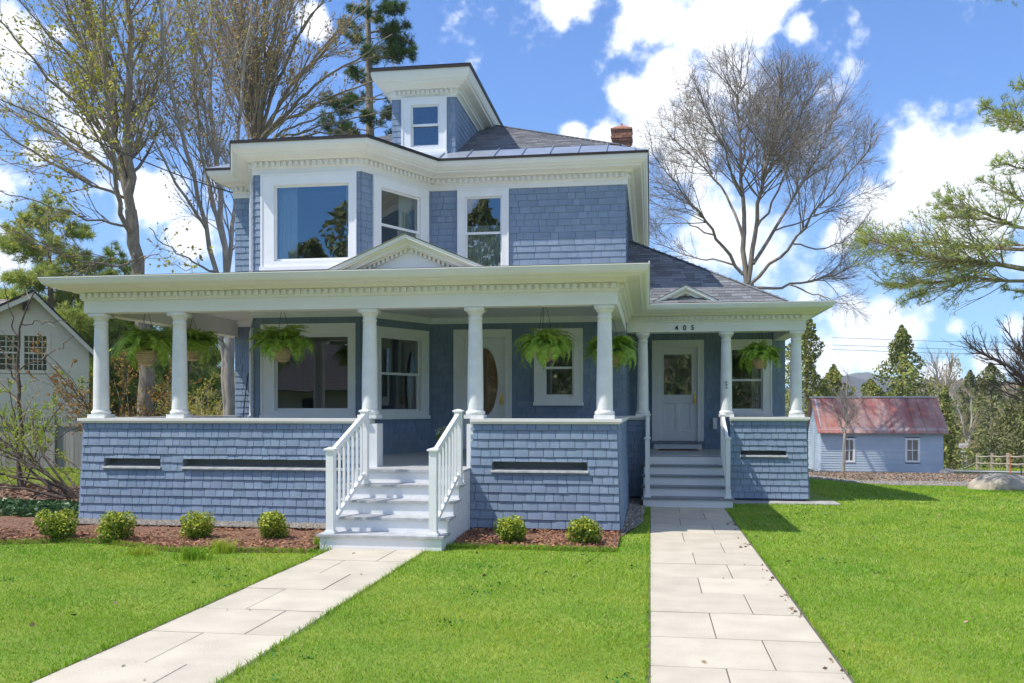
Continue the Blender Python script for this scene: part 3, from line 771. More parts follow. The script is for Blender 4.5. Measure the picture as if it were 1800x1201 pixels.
part('ceiling_moulding', g, 'white')
# porch roof, nearly flat, over the front and the left side
g = Geo(); zt = ZC+.525
g.add([(XL-.47, YP-.47, zt), (XR+.47, YP-.47, zt), (XR+.47, YW-.47, zt), (XR+.0, YM, zt+.16), (XL+.2, YM, zt+.16), (XL-.47, YM+2, zt)], G=[(0, 1, 2, 3, 4, 5)])
part('porch_roof', g, 'porch_roof')

# ---- pediments
def pediment(x0, x1, zp, yf, depth, z0):
    xm = (x0+x1)/2; g = Geo()
    # raking cornice: three stepped layers, each a thick chevron
    def chevron(inset, y0, y1, th):
        k = (zp-z0)/(xm-x0)
        a, b = x0+inset/k*1.0, x1-inset/k*1.0; zt = zp-inset
        t2 = th/k
        for xa, sg in ((a, 1), (b, -1)):
            V = [(xa, y0, z0), (xa+sg*t2, y0, z0), (xm, y0, zt-th), (xm, y0, zt)]
            V2 = [(x, y1, z) for x, _, z in V]
            if sg < 0: V, V2 = V[::-1], V2[::-1]
            g.hexa([V[0], V[1], V2[1], V2[0], V[3], V[2], V2[2], V2[3]])
    chevron(0.0, yf, yf+depth, .055); chevron(.045, yf+.035, yf+.12, .035); chevron(.075, yf+.10, yf+.2, .07); chevron(.14, yf+.17, yf+.26, .03)
    p = part('pediment', g, 'trim')
    g = Geo(); k = (zp-z0)/(xm-x0)
    g.poly([(x0+.15, yf+.245, z0), (x1-.15, yf+.245, z0), (xm, yf+.245, zp-.15*k)]); obj('tympanum', g, 'white' , p)
    g = Geo(); ln = math.hypot(xm-x0, zp-z0); ins = .165
    n = int(ln/.075)
    for sg in (1, -1):
        ux, uz = sg*(xm-x0)/ln, (zp-z0)/ln
        for i in range(n):
            s = ln - .05 - i*.075
            cx = (x0 if sg > 0 else x1) + ux*s; cz = z0 + uz*s - ins - .03
            if cz < z0+.01: continue
            V = []
            for dx, dz in ((-.02, -.028), (.02, -.028), (.02, .028), (-.02, .028)): V.append((cx + dx*ux - sg*dz*uz*0, 0, cz + dx*uz*1.0 + dz))
            V = [(cx + dx*abs(ux)*1.0, cz + sg*dx*uz + dz) for dx, dz in ((-.02, -.028), (.02, -.028), (.02, .028), (-.02, .028))]
            g.hexa([(V[0][0], yf+.185, V[0][1]), (V[1][0], yf+.185, V[1][1]), (V[1][0], yf+.245, V[1][1]), (V[0][0], yf+.245, V[0][1]),
                    (V[3][0], yf+.185, V[3][1]), (V[2][0], yf+.185, V[2][1]), (V[2][0], yf+.245, V[2][1]), (V[3][0], yf+.245, V[3][1])])
    obj('pediment_dentils', g, 'trim', p, kind='stuff')
    g = Geo(); zt2 = zp+.012
    g.add([(x0-.02, yf-.02, z0+.002), (xm, yf-.02, zt2), (xm, yf+depth, zt2), (x0-.02, yf+depth, z0+.002), (x1+.02, yf-.02, z0+.002), (x1+.02, yf+depth, z0+.002)], [(0, 1, 2, 3), (1, 4, 5, 2)])
    obj('pediment_roof', g, 'trim', p)
pediment(-4.80, -2.34, 4.41, 13.02, 1.7, ZC+.52)
pediment(-.04, 1.42, 4.25, 18.12, 1.2, ZC+.52)

# ---- main cornice
main_path = [(-8.80, 28.0), (-8.80, YM), CL_, BL, BR, CR_, (XR, YM), (XR, 28.0)]
Z0 = ZT
prof = [(0.0, Z0), (.03, Z0), (.03, Z0+.105), (.045, Z0+.115), (.055, Z0+.13), (.055, Z0+.235), (.115, Z0+.238), (.135, Z0+.26), (.15, Z0+.275), (.30, Z0+.30), (.315, Z0+.335), (.345, Z0+.345), (.37, Z0+.375), (.40, Z0+.40), (.425, Z0+.45), (.43, Z0+.49), (.43, Z0+.51)]
part('main_cornice', sweep(main_path, prof), 'trim')
g = Geo(); dentils(main_path[1:], .055, .108, Z0+.14, Z0+.228, .062, .118, g); part('dentils', g, 'trim', kind='stuff')
part('drip_edge', sweep(main_path, [(.42, Z0+.507), (.452, Z0+.507), (.452, EAVE+.005), (.30, EAVE+.02)]), 'drip')
# ---- main roof: metal band at the eaves, shingles above
OV = .45
e0 = (-8.80-OV, YM-OV); e1 = (XR+OV, YM-OV); cx = (e0[0]+e1[0])/2; hw = (e1[0]-e0[0])/2
ry0, ry1 = e0[1]+hw, 28+OV-hw; zr = EAVE+SL*hw
A, B, Cc, D = (e0[0], e0[1], EAVE), (e1[0], e1[1], EAVE), (e1[0], 28+OV, EAVE), (e0[0], 28+OV, EAVE)
R0, R1 = (cx, min(ry0, ry1+.01), zr), (cx, ry1+.02 if ry1 > ry0 else ry0+.02, zr)
g = Geo(); 
for P in ((A, B, R0), (B, Cc, R1, R0), (Cc, D, R1), (D, A, R0, R1)): g.poly([(x, y, z-.02) for x, y, z in P])
main_roof = part('roof', g, 'roof_under', label='hipped gray shingle roof with a metal eave band')
def slope(P, Q, up):
    u = np.array(Q, float)-np.array(P, float); f = Frame(P, u, np.array(up, float)); f.L = np.linalg.norm(u); return f
cs = 1/math.hypot(1, SL)
def roof_side(fr, L, H, band, wr=(.15, .34), e=.135, left=1.0, right=1.0, skip=lambda s, t: False):
    """H: slope length to the top, sides closing at 45 degrees in plan"""
    k = cs
    rows = shingle_rows(fr, lambda t: left*t*k, lambda t: L-right*t*k, band, H, e, wr, rng, thick=.012, gap=.004)
    return [r for r in rows if not skip(r[1], r[3])]
fF = slope(A, B, (0, 1, SL)); fRt = slope(B, Cc, (-1, 0, SL))
Hs = hw/cs; band = .75
def panels(fr, L, band, pitch, lo=1.0, hi=1.0, s_from=0.0):
    s = s_from
    while s < L-.02:
        s2 = min(s+pitch, L); g = Geo()
        f = lambda q: min(max(q, 0), L)
        T = lambda q: min(band, q/cs/max(lo, 1e-6), (L-q)/cs/max(hi, 1e-6))
        g.add([fr.pt(s, 0, .004), fr.pt(s2, 0, .004), fr.pt(s2, max(T(s2), .01), .004), fr.pt(s, max(T(s), .01), .004)], [(0, 1, 2, 3)])
        tt = max(T(s), .012)
        fr.box(g, s-.006, s+.006, 0, tt, .004, .035)
        obj('roof_panel', g, 'metal_roof', main_roof)
        s = s2
panels(fF, fF.L, band, .56); panels(fRt, fRt.L, band, .56)
roof_sh = roof_side(fF, fF.L, Hs, band+.02) + roof_side(fRt, fRt.L, Hs, band+.02)
g = join_shingles(roof_sh); obj('roof_shingles', g, 'asphalt_shingle', main_roof, kind='stuff')
g = Geo(); g.bar(np.array(B)+np.array((-.55, .55, .55*SL+.02)), np.array(R0)+np.array((0, 0, .02)), .10, .02); obj('hip_cap', g, 'asphalt_shingle', main_roof)
# bay roof
g = Geo(); off = offset_path([CL_, BL, BR, CR_], .45); pts = [(q[0], q[1], EAVE+.012) for q in off]
t0_, t1_ = (-7.3, 18.75, EAVE+.40), (-5.7, 18.75, EAVE+.40)
g.add(pts + [t0_, t1_, (-8.9, 18.55, EAVE+.30), (-4.2, 18.55, EAVE+.30)], [(1, 2, 5, 4)], [(0, 1, 4), (2, 3, 5)]); g.add([pts[0], t0_, (-8.9, 18.55, EAVE+.3), pts[3], t1_, (-4.2, 18.55, EAVE+.3)], T=[(0, 1, 2), (3, 5, 4)])
part('bay_roof', g, 'metal_roof')

# ---- dormer
DX0, DX1, DY = -5.35, -3.99, 18.5
zd = lambda y: EAVE + SL*(y-(YM-OV))
dorm = bpy.data.objects.new('dormer', None); COL.objects.link(dorm); dorm.parent = house; dorm.location = Vector((DX0, DY, 7.0)) - house.location
frD = wall_frame((DX0, DY), (DX1, DY), 0.0); ZD = 8.30
def dwin(x): return x-DX0
cas = (dwin(gx(707, DY)), dwin(gx(785.5, DY)), 7.14, 8.31); gla = (dwin(gx(725, DY)), dwin(gx(770, DY)), 7.34, 8.14)
hole = (gla[0]-.05, gla[1]+.05, gla[2]-.065, gla[3]+.05)
_part = part
def part_dorm(name, g, mat, *a, **k): return obj(name, g, mat, dorm)
w_keep = obj
part = part_dorm
wD = window(frD, cas, gla, 7.75)
part = _part
g = sheet(frD, 0, frD.L, 7.0, ZD+.1, [hole]); dw = obj('dormer_wall', g, 'sheath', dorm)
frDR = wall_frame((DX1, DY), (DX1, 22.5), 0.0); sheet(frDR, 0, 4.0, 7.0, ZD+.1, [], g=(gg := Geo())); frDL = wall_frame((DX0, 22.5), (DX0, DY), 0.0); sheet(frDL, 0, 4.0, 7.0, ZD+.1, [], g=gg)
obj('dormer_wall', gg, 'sheath', dorm)
ds = shingle_rows(frD, lambda t: 0, lambda t: frD.L, 7.02, ZD+.08, .125, (.10, .22), rng, [(cas[0]+.02, cas[1]-.02, cas[2], cas[3])], thick=.013)
ds += [s for s in shingle_rows(frDR, lambda t: 0, lambda t: 4.0, 7.02, ZD+.08, .125, (.10, .25), rng, thick=.013) if zd(DY+s[1]) < s[4]+.1]
ds += [s for s in shingle_rows(frDL, lambda t: 0, lambda t: 4.0, 7.02, ZD+.08, .125, (.10, .25), rng, thick=.013) if zd(22.5-s[2]) < s[4]+.1]
obj('dormer_shingles', join_shingles(ds), 'shingle', dorm, kind='stuff')
dpath = [(DX0, 22.6), (DX0, DY), (DX1, DY), (DX1, 22.6)]
zz = ZD
g = sweep(dpath, [(0, zz), (.025, zz), (.025, zz+.05), (.05, zz+.07), (.05, zz+.16), (.10, zz+.165), (.12, zz+.19), (.27, zz+.25), (.285, zz+.29), (.31, zz+.30), (.335, zz+.35), (.355, zz+.42), (.36, zz+.49)])
obj('dormer_cornice', g, 'trim', dorm)
g = Geo(); dentils(dpath, .05, .095, zz+.08, zz+.155, .055, .10, g); obj('dormer_dentils', g, 'trim', dorm, kind='stuff')
obj('dormer_drip_edge', sweep(dpath, [(.35, zz+.485), (.385, zz+.485), (.385, zz+.55), (.2, zz+.57)]), 'drip', dorm)
g = Geo(); q = offset_path(dpath, .39); zE = zz+.552; ap = ((DX0+DX1)/2, 19.6, zE+.30)
g.add([(q[0][0], q[0][1], zE), (q[1][0], q[1][1], zE), (q[2][0], q[2][1], zE), (q[3][0], q[3][1], zE), ap, (ap[0], 22.6, ap[2])], [(0, 1, 4, 5), (3, 5, 4, 2)], [(1, 2, 4)])
obj('dormer_roof', g, 'asphalt_shingle', dorm)

# ---- chimney: real bricks on a mortar core
ch = bpy.data.objects.new('chimney', None); COL.objects.link(ch); ch.parent = house; ch.location = Vector((-.76, 24, 7)) - house.location
cxm, cym, cw = gx(1092.5, 24.0), 24.2, .235
g = Geo(); g.box(cxm-cw+.012, cxm+cw-.012, cym-cw+.012, cym+cw-.012, 6.9, 9.0); obj('chimney_core', g, 'mortar', ch)
bmesh_unit = Geo().box(0, 1, 0, 1, 0, 1).mesh('brick'); bmesh_unit.materials.append(M['brick'])
zb = 8.1; row = 0
def brick(x0, x1, y0, y1, z0, z1):
    o = bpy.data.objects.new('brick', bmesh_unit); COL.objects.link(o); o.parent = ch
    o.scale = (x1-x0, y1-y0, z1-z0); o.location = Vector((x0, y0, z0)) - house.location - ch.location
while zb < 9.05:
    k = cw + (.03 if zb > 8.82 else 0) + (.02 if 8.9 < zb < 8.97 else 0)
    hf = .11 if row % 2 else .0
    for f in (0, 1):
        s = -k
        while s < k-.01:
            s2 = min(s + (.105 if (s == -k and row % 2) else .21), k)
            if f == 0: brick(cxm+s+.004, cxm+s2-.004, cym-k, cym-k+.1, zb, zb+.062)
            else: brick(cxm-k if s == 99 else cxm+k-.1, cxm+k, cym-k+.105 if s == -k else cym+s+.004, cym+s2-.004, zb, zb+.062)
            s = s2
    zb += .073; row += 1
g = Geo(); k = cw+.05; g.box(cxm-k, cxm+k, cym-k, cym+k, zb, zb+.04); g.add([(cxm-k, cym-k, zb+.04), (cxm+k, cym-k, zb+.04), (cxm+k, cym+k, zb+.04), (cxm-k, cym+k, zb+.04), (cxm, cym, zb+.2)], T=[(0, 1, 4), (1, 2, 4), (2, 3, 4), (3, 0, 4)])
g.lathe((cxm, cym, zb+.18), [(.03, 0), (.02, .06), (0, .07)], 8)
obj('chimney_cap', g, 'brick', ch)

# ---- wing roof
ZE = ZC+.525
P0, P1 = np.array((2.62, YW-.45, ZE)), np.array((-.05, 20.75, 5.46))
P2 = np.array((-.48, 21.1, 5.70))
g = Geo(); g.add([(XR, YW-.45, ZE-.012), P0-(0, 0, .012), P2-(0, 0, .012), (XR, 21.1, 5.69)], [(0, 1, 2, 3)])
Q_ = np.array((2.9, 24.5, ZE+.01)); g.add([P0-(0, 0, .012), Q_, P2-(0, 0, .012), (XW+.47, YW-.45, ZE-.006), (XW+.47, 26.5, ZE-.004), (XR, 26.5, 5.7)], [(0, 3, 4, 1)], [(0, 1, 2), (1, 4, 5), (1, 5, 2)])
wr_ = part('wing_roof', g, 'roof_under')
up = np.array((0, P2[1]-P0[1], P2[2]-P0[2])); fW = Frame((XR, YW-.45, ZE), (1, 0, 0), up); Hw = np.linalg.norm(up); Lw = P0[0]-XR
g = join_shingles([s for s in shingle_rows(fW, lambda t: 0, lambda t: Lw*(1-t/Hw)+.02, 0.0, Hw, .135, (.15, .34), rng, thick=.012, gap=.004)])
obj('roof_shingles', g, 'asphalt_shingle', wr_, kind='stuff')
g = Geo(); n = 16
for i in range(n):
    a = P0 + (P2-P0)*i/n; b = P0 + (P2-P0)*(i+1.15)/n
    g.bar(a+(-.02, 0, .008), b+(-.02, 0, .018), .10, .012)
obj('hip_cap', g, 'asphalt_shingle', wr_)
g = Geo(); sweep([(XR-.0, YW), (XW, YW), (XW, YG+3)], [(.30, ZE+.004), (.47, ZE-.004)], g=g); obj('eave_flashing', g, 'trim', wr_)
# cream edge flashing of the porch roof above the wing
g = Geo(); g.box(XR+.455, XR+.475, YP-.46, YW-.45, ZE-.004, ZE+.02); part('roof_edge', g, 'trim')

# ---- steps
def steps(x0, x1, noses, F, yend, mat, tname):
    st = bpy.data.objects.new(tname, None); COL.objects.link(st); st.parent = house; st.location = Vector((x0, noses[0], 0)) - house.location
    n = len(noses); r = F/n
    for i, y in enumerate(noses):
        z = r*(i+1)
        nx = noses[i+1]+.03 if i+1 < n else yend
        if i+1 < n:
            g = Geo(); g.box(x0-.03, x1+.03, y-.025, nx+.02, z-.032, z); o = obj('tread', g, mat, st)
        g = Geo(); g.box(x0, x1, y+.006, y+.03, z-r+(.0 if i else -.08), z-.034); obj('riser', g, 'white', st)
    for xx in ((x0+.001, x0+.02), (x1-.02, x1-.001)):
        V = [(noses[0]+.012, -.08)]
        for i, y in enumerate(noses): V += [(y+.012, r*i-.034 if i else -.08), (y+.012, r*(i+1)-.034)]
        V = V[1:] + [(yend, F-.038), (yend, -.08)]
        k = len(V); g = Geo()
        g.add([(xx[0], y, z) for y, z in V] + [(xx[1], y, z) for y, z in V], [(i, (i+1) % k, (i+1) % k + k, i+k) for i in range(k)], G=[list(range(k))[::-1], list(range(k, 2*k))])
        obj('stringer', g, 'stringer', st)
    return st
noses = [11.45, 11.81, 12.17, 12.53, 12.885]
st1 = steps(ST0, ST1, noses, FL, YP-.03, 'tread', 'front_steps')
nosw = [17.12, 17.48, 17.84, 18.18, 18.52]
st2 = steps(-.13, 1.50, nosw, FW, YW+.1, 'dark_tread', 'side_steps')
def railing(xa, ya0, ya1, za0, za1, xb, zt0, zt1, nb, pw=.10, mat='white', label=None):
    """lower post at (xa, ya0), upper post at (xb, ya1)"""
    r = bpy.data.objects.new('railing', None); COL.objects.link(r); r.parent = house; r.location = Vector((xa, ya0, za0)) - house.location
    for x, y, z0, z1 in ((xa, ya0, za0, zt0), (xb, ya1, za1, zt1)):
        g = Geo(); h = pw/2
        g.box(x-h, x+h, y-h, y+h, z0, z1); k = h+.022; g.box(x-k, x+k, y-k, y+k, z1, z1+.022)
        g.add([(x-k, y-k, z1+.022), (x+k, y-k, z1+.022), (x+k, y+k, z1+.022), (x-k, y+k, z1+.022), (x, y, z1+.045)], T=[(0, 1, 4), (1, 2, 4), (2, 3, 4), (3, 0, 4)])
        g.box(x-k, x+k, y-k, y+k, z0+.001, z0+.03); b = h+.008; g.box(x-b, x+b, y-b, y+b, z0+.03, z0+.05)
        obj('newel_post', g, mat, r)
    A = np.array((xa, ya0+pw/2, zt0-.035)); B = np.array((xb, ya1-pw/2, zt1-.06))
    g = Geo(); g.bar(A, B, .055, .075); obj('handrail', g, mat, r)
    A2 = np.array((xa, ya0+pw/2, za0+.13)); B2 = np.array((xb, ya1-pw/2, za1+.14))
    g = Geo(); g.bar(A2, B2, .05, .055); obj('bottom_rail', g, mat, r)
    for i in range(nb):
        t = (i+.6)/(nb+.2); p, q = A2 + (B2-A2)*t, A + (B-A)*t
        g = Geo(); g.box(p[0]-.016, p[0]+.016, p[1]-.016, p[1]+.016, p[2]+.02, q[2]-.03); obj('baluster', g, mat, r)
railing(-4.17, 11.52, 12.60, .19, .76, -4.05, 1.29, 1.79, 7)
railing(-2.78, 11.52, 12.60, .19, .76, -2.68, 1.29, 1.79, 7)
railing(-.05, 17.20, 18.36, .18, .72, -.05, 1.27, 1.70, 7, pw=.085)
railing(1.415, 17.20, 18.36, .18, .72, 1.415, 1.27, 1.70, 7, pw=.085)

# ---- house number, camera, socket
num = bpy.data.objects.new('house_number', None); COL.objects.link(num); num.parent = house; num.location = Vector((.8, YW, 3.45)) - house.location
for ch_, px_ in (('4', 1189.5), ('0', 1203.5), ('5', 1217.5)):
    cu = bpy.data.curves.new('digit', 'FONT'); cu.body = ch_; cu.size = .135; cu.extrude = .006; cu.align_x = 'CENTER'; cu.align_y = 'CENTER'; cu.offset = .0015
    tmp = bpy.data.objects.new('digit', cu); COL.objects.link(tmp); bpy.context.view_layer.update()
    me = bpy.data.meshes.new_from_object(tmp.evaluated_get(bpy.context.evaluated_depsgraph_get())); bpy.data.objects.remove(tmp); me.materials.clear(); me.materials.append(M['black'])
    o = bpy.data.objects.new('digit', me); COL.objects.link(o); o.parent = num
    p = at(px_, 578.6, YW-.012); o.location = Vector((p[0], YW-.012, 3.445)) - house.location - num.location; o.rotation_euler = (math.pi/2, 0, 0)
g = Geo(); p = at(1108, 594, YG-.1); 
g.lathe((p[0], YG-.03, p[2]), [(0, -.05), (.05, -.05), (.05, .05), (0, .05)], 12); g.tube([(p[0], YG-.05, p[2]), (p[0]+.02, YG-.2, p[2]-.02)], .02, 6); g.tube([(p[0]-.03, YG-.12, p[2]+.01), (p[0]+.08, YG-.3, p[2]-.05)], .055, 10)
part('security_camera', g, 'white')
g = Geo(); frG.box(g, gx(1253, YG)-XR, gx(1260, YG)-XR, 1.36, 1.62, .01, .09); frG.box(g, gx(1254, YG)-XR, gx(1259, YG)-XR, 1.4, 1.47, .09, .11); part('outlet_box', g, 'white')
g = Geo()
for i in range(3): g.lathe((1.50, YW+.012, 2.36-.055*i), [(0, -.02), (.024-.004*i, -.015), (.024-.004*i, .012), (0, .018)], 8)
part('plaque', g, 'plaque')
g = Geo(); g.tube([(-8.6, YM-.06, 1.5), (-8.55, YM-.07, 2.0), (-8.47, YM-.06, 2.6)], .012, 5); part('cable', g, 'wire')

# ---- single shingles: the 300 that show largest become parts, the rest one part per wall
seen = []
for i, (p, s) in enumerate(all_shingles):
    c = np.mean(shingle_verts(s), 0)
    hid = (3.30 < c[2] < 4.35) or (c[1] > 16 and c[2] < 1.75 and not (-4.0 < c[0] < -2.9)) or s[0].n.dot(np.array((0, 0, CAM_H))-c) < 0 or s[4]-s[3] < .09 or c[0] < -8.4 and c[1] > 14 or (c[1] > 13.9 and c[0] < XR and c[2] < 3.4 and c[1] < 18.3 and s[0].u[0] < .1)
    seen.append(-1 if hid else px_area(s))
top = set(np.argsort(seen)[::-1][:300].tolist())
unit = Geo().add([(0,0,1),(1,0,1),(1,0,0),(0,0,0),(0,1,.25),(1,1,.25),(1,1,-.2),(0,1,-.2)], [(0,3,2,1),(0,1,5,4),(1,2,6,5),(3,0,4,7)]).mesh('shingle')
unit.materials.append(M['shingle'])
from mathutils import Matrix
rest = {}
for i, (p, s) in enumerate(all_shingles):
    if i in top:
        fr, s0, s1, tb, tt, th = s
        o = bpy.data.objects.new('shingle', unit); COL.objects.link(o); o.parent = p
        w = fr.pt(s0, tb, 0)
        Mx = Matrix(((fr.u[0], fr.v[0], fr.n[0], 0), (fr.u[1], fr.v[1], fr.n[1], 0), (fr.u[2], fr.v[2], fr.n[2], 0), (0, 0, 0, 1)))
        o.matrix_basis = Matrix.Translation(Vector(w)) @ Mx @ Matrix.Diagonal((s1-s0, tt-tb, th, 1)) 
    else: rest.setdefault(p, []).append(s)
for p, lst in rest.items(): obj('shingles', join_shingles(lst), 'shingle', p, kind='stuff')
# ---------------------------------------------------------------- ground
R = np.random.default_rng(7)
def smooth01(x, a, b):
    t = np.clip((np.asarray(x, float)-a)/(b-a), 0, 1); return t*t*(3-2*t)
def hz(x, y):
    """height of the ground"""
    x = np.asarray(x, float); y = np.asarray(y, float)
    fall = -.052*np.clip(y-20.5, 0, 130)*smooth01(x, 2.0, 7.0)
    left = -.012*np.clip(y-22, 0, 60)*smooth01(-x, 6, 10)
    return fall + left
g = Geo()
xs = np.concatenate([np.linspace(-900, -60, 22), np.linspace(-56, 56, 57), np.linspace(60, 900, 22)]); ys = np.concatenate([np.linspace(-300, -12, 12), np.linspace(-10, 100, 56), np.linspace(110, 1600, 24)])
X, Y = np.meshgrid(xs, ys); n, m = X.shape
i = np.arange(n*m).reshape(n, m)
g.add(np.stack([X, Y, hz(X, Y)-.012], -1).reshape(-1, 3), np.stack([i[:-1, :-1], i[:-1, 1:], i[1:, 1:], i[1:, :-1]], -1).reshape(-1, 4))
struct('ground', g, 'meadow')
def patch(name, left, right, mat, off, nu=12, rough=0.0, seed=0):
    """a sheet on the ground between two poly-lines of (x, y) points"""
    L, Rr = np.array(left, float), np.array(right, float)
    def res(P, k):
        d = np.concatenate([[0], np.cumsum(np.linalg.norm(np.diff(P, axis=0), axis=1))]); q = np.linspace(0, d[-1], k)
        return np.stack([np.interp(q, d, P[:, 0]), np.interp(q, d, P[:, 1])], 1)
    k = 40; L, Rr = res(L, k), res(Rr, k); t = np.linspace(0, 1, nu)[None, :, None]
    P = L[:, None]*(1-t) + Rr[:, None]*t
    z = hz(P[..., 0], P[..., 1]) + off
    if rough:
        r = np.random.default_rng(seed); e = np.sin(np.pi*np.linspace(0, 1, nu))[None]
        z = z + rough*e*(r.random(z.shape)*.7+.3)
    i = np.arange(k*nu).reshape(k, nu)
    g = Geo().add(np.concatenate([P, z[..., None]], -1).reshape(-1, 3), np.stack([i[:-1, :-1], i[1:, :-1], i[1:, 1:], i[:-1, 1:]], -1).reshape(-1, 4))
    return struct(name, g, mat, True)
# lawns
PLX0, PLX1, PRX0, PRX1 = -4.10, -2.87, 0.0, 1.345
def bed_front(x):       # front edge of the left bed
    return 10.95 + .35*np.sin((x+9.5)*.9) + .10*np.sin(x*2.3) + np.where(x > -6, (x+6)*.22, 0)
bx = np.linspace(-15, PLX0-.02, 30)
patch('lawn', [(-15, 2.0), (PLX0-.02, 2.0)], list(zip(bx, bed_front(bx)+.1)), 'soil', 0, nu=30)
patch('lawn', [(PLX1+.02, 2.0), (PRX0-.02, 2.0)], [(PLX1+.02, 11.55), (-.55, 12.0), (PRX0-.02, 18.4)], 'soil', 0, nu=30)
patch('lawn', [(PRX1+.02, 2.0), (30, 2.0)], [(PRX1+.02, 18.9), (3.0, 18.9), (3.2, 26.6), (30, 26.4)], 'soil', .0, nu=40)
patch('side_yard', [(-40, 14.5), (-9.4, 17.2)], [(-40, 40), (-9.0, 40)], 'meadow', .0, nu=20)
# paths: every paving stone is a piece
def paved_path(x0, x1, y_from, y_to, pitch, splits, mat='slab', off=0.0):
    g = Geo(); g.box(x0-.025, x1+.025, y_from, y_to, -.08, .0005)
    p = struct('path', g, 'joint')
    y = y_to; k = 0; rr = random.Random(int(x0*10)+5)
    while y > y_from+.05:
        yn = max(y-pitch*rr.uniform(.95, 1.05), y_from)
        s = x0 + (x1-x0)*(splits[k % 2]+rr.uniform(-.03, .03))
        for a, b in ((x0, s), (s, x1)):
            dz = rr.uniform(-.003, .003); c = .004
            g = Geo(); e = .005; z = .007+dz
            c2 = .011
            V = [(a+c, yn+c2, -.05), (b-c, yn+c2, -.05), (b-c, y-c2, -.05), (a+c, y-c2, -.05), (a+c, yn+c2, z-e), (b-c, yn+c2, z-e+rr.uniform(-.002, .002)), (b-c, y-c2, z-e), (a+c, y-c2, z-e),
                 (a+c+e, yn+c2+e, z), (b-c-e, yn+c2+e, z), (b-c-e, y-c2-e, z), (a+c+e, y-c2-e, z)]
            g.add(V, [(0,1,5,4),(1,2,6,5),(2,3,7,6),(3,0,4,7),(4,5,9,8),(5,6,10,9),(6,7,11,10),(7,4,8,11),(8,9,10,11)])
            obj('paving_stone', g, mat, p)
        y = yn; k += 1
    return p
paved_path(PLX0, PLX1, 3.4, 11.46, .90, (.66, .36))
paved_path(PRX0, PRX1, 3.0, 17.16, .89, (.37, .68))
# stone and concrete skirts at the porch
g = Geo(); g.box(1.52, XW+.55, YW-.55, YW+.1, -.05, .022); struct('concrete_apron', g, 'slab_gray')
# beds
fb = np.linspace(-13.5, ST0-.02, 40)
patch('mulch_bed', list(zip(fb, bed_front(fb))), list(zip(fb, np.full(40, YP+.25) + np.where(fb < XL-.1, 1.2, 0))), 'mulch', .012, nu=22, rough=.075, seed=3)
patch('mulch_bed', [(ST1+.02, 11.95), (-1.7, 11.75), (-.42, 11.72)], [(ST1+.02, YP+.1), (-.42, YP+.1)], 'mulch', .012, nu=16, rough=.06, seed=4)
patch('gravel_bed', [(XL, YP-.62), (ST0-.02, YP-.62)], [(XL, YP+.15), (ST0-.02, YP+.15)], 'dirt', .075, nu=8, rough=.02, seed=5)
patch('shade_bed', [(-24, 14.6), (-13, 14.2), (-9.1, 14.4)], [(-24, 19.5), (-9.0, 19.5)], 'mulch', .02, nu=14, rough=.06, seed=6)
patch('dirt_strip', [(-.44, 12.9), (-.46, 18.5)], [(-.12, 14.6), (-.1, 18.5)], 'dirt', .014, nu=5, rough=.02, seed=7)
# behind the lawn on the right: gravel, rough ground, road
patch('gravel_drive', [(3.0, 26.7), (9, 26.6), (16, 26.2), (40, 25.6)], [(3.0, 31.0), (9, 30.6), (17, 29.0), (40, 28.0)], 'dirt', .012, nu=10, rough=.03, seed=8)
patch('rough_ground', [(3.0, 31.0), (9, 30.6), (17, 29.0), (40, 28.0)], [(3.0, 56), (16, 50.0), (20, 46), (40, 37)], 'dirt', .006, nu=16, rough=.05, seed=9)
patch('road', [(-12, 72), (14, 60), (19, 53), (25, 45), (44, 38.2)], [(-12, 76), (17, 64), (22.5, 57), (29, 49.5), (50, 42.5)], 'road', .02, nu=6)

# ---------------------------------------------------------------- scattered small cover
def blades(P, h, w, lean, rng, bend=.5):
    """grass blades: 5 points, a quad and a tip"""
    n = len(P); az = rng.random(n)*2*np.pi; la = rng.random(n)*2*np.pi
    H = h*(.55+.75*rng.random(n)); Wd = w*(.7+.6*rng.random(n)); ln = lean*rng.random(n)*H
    sx, sy = np.cos(az)*Wd/2, np.sin(az)*Wd/2; lx, ly = np.cos(la)*ln, np.sin(la)*ln
    z0 = np.zeros(n)
    V = np.stack([P + np.stack([-sx, -sy, z0], 1), P + np.stack([sx, sy, z0], 1),
                  P + np.stack([sx*.75+lx*.35, sy*.75+ly*.35, H*.6], 1), P + np.stack([-sx*.75+lx*.35, -sy*.75+ly*.35, H*.6], 1),
                  P + np.stack([lx, ly, H*(1-.25*rng.random(n)*bend)], 1)], 1).reshape(-1, 3)
    b = (np.arange(n)*5)[:, None]
    return V, b + np.array([[0, 1, 2, 3]]), b + np.array([[3, 2, 4]])
def leaf_quads(P, size, rng, N=None, flat=0.0, aspect=.6):
    """small leaf-shaped quads with random tilt"""
    n = len(P); S = np.broadcast_to(np.asarray(size, float), (n,))*(.6+.8*rng.random(n))
    a = rng.normal(size=(n, 3))
    if flat: a[:, 2] *= (1-flat)
    a /= np.linalg.norm(a, axis=1, keepdims=True)
    c = rng.normal(size=(n, 3)) if N is None else N + .5*rng.normal(size=(n, 3))
    b = np.cross(a, c); b /= np.linalg.norm(b, axis=1, keepdims=True)+1e-9
    S = S[:, None]
    V = np.stack([P - a*S*.5, P + b*S*aspect*.5, P + a*S*.5, P - b*S*aspect*.5], 1).reshape(-1, 3)
    return V, (np.arange(n)*4)[:, None] + np.array([[0, 1, 2, 3]])
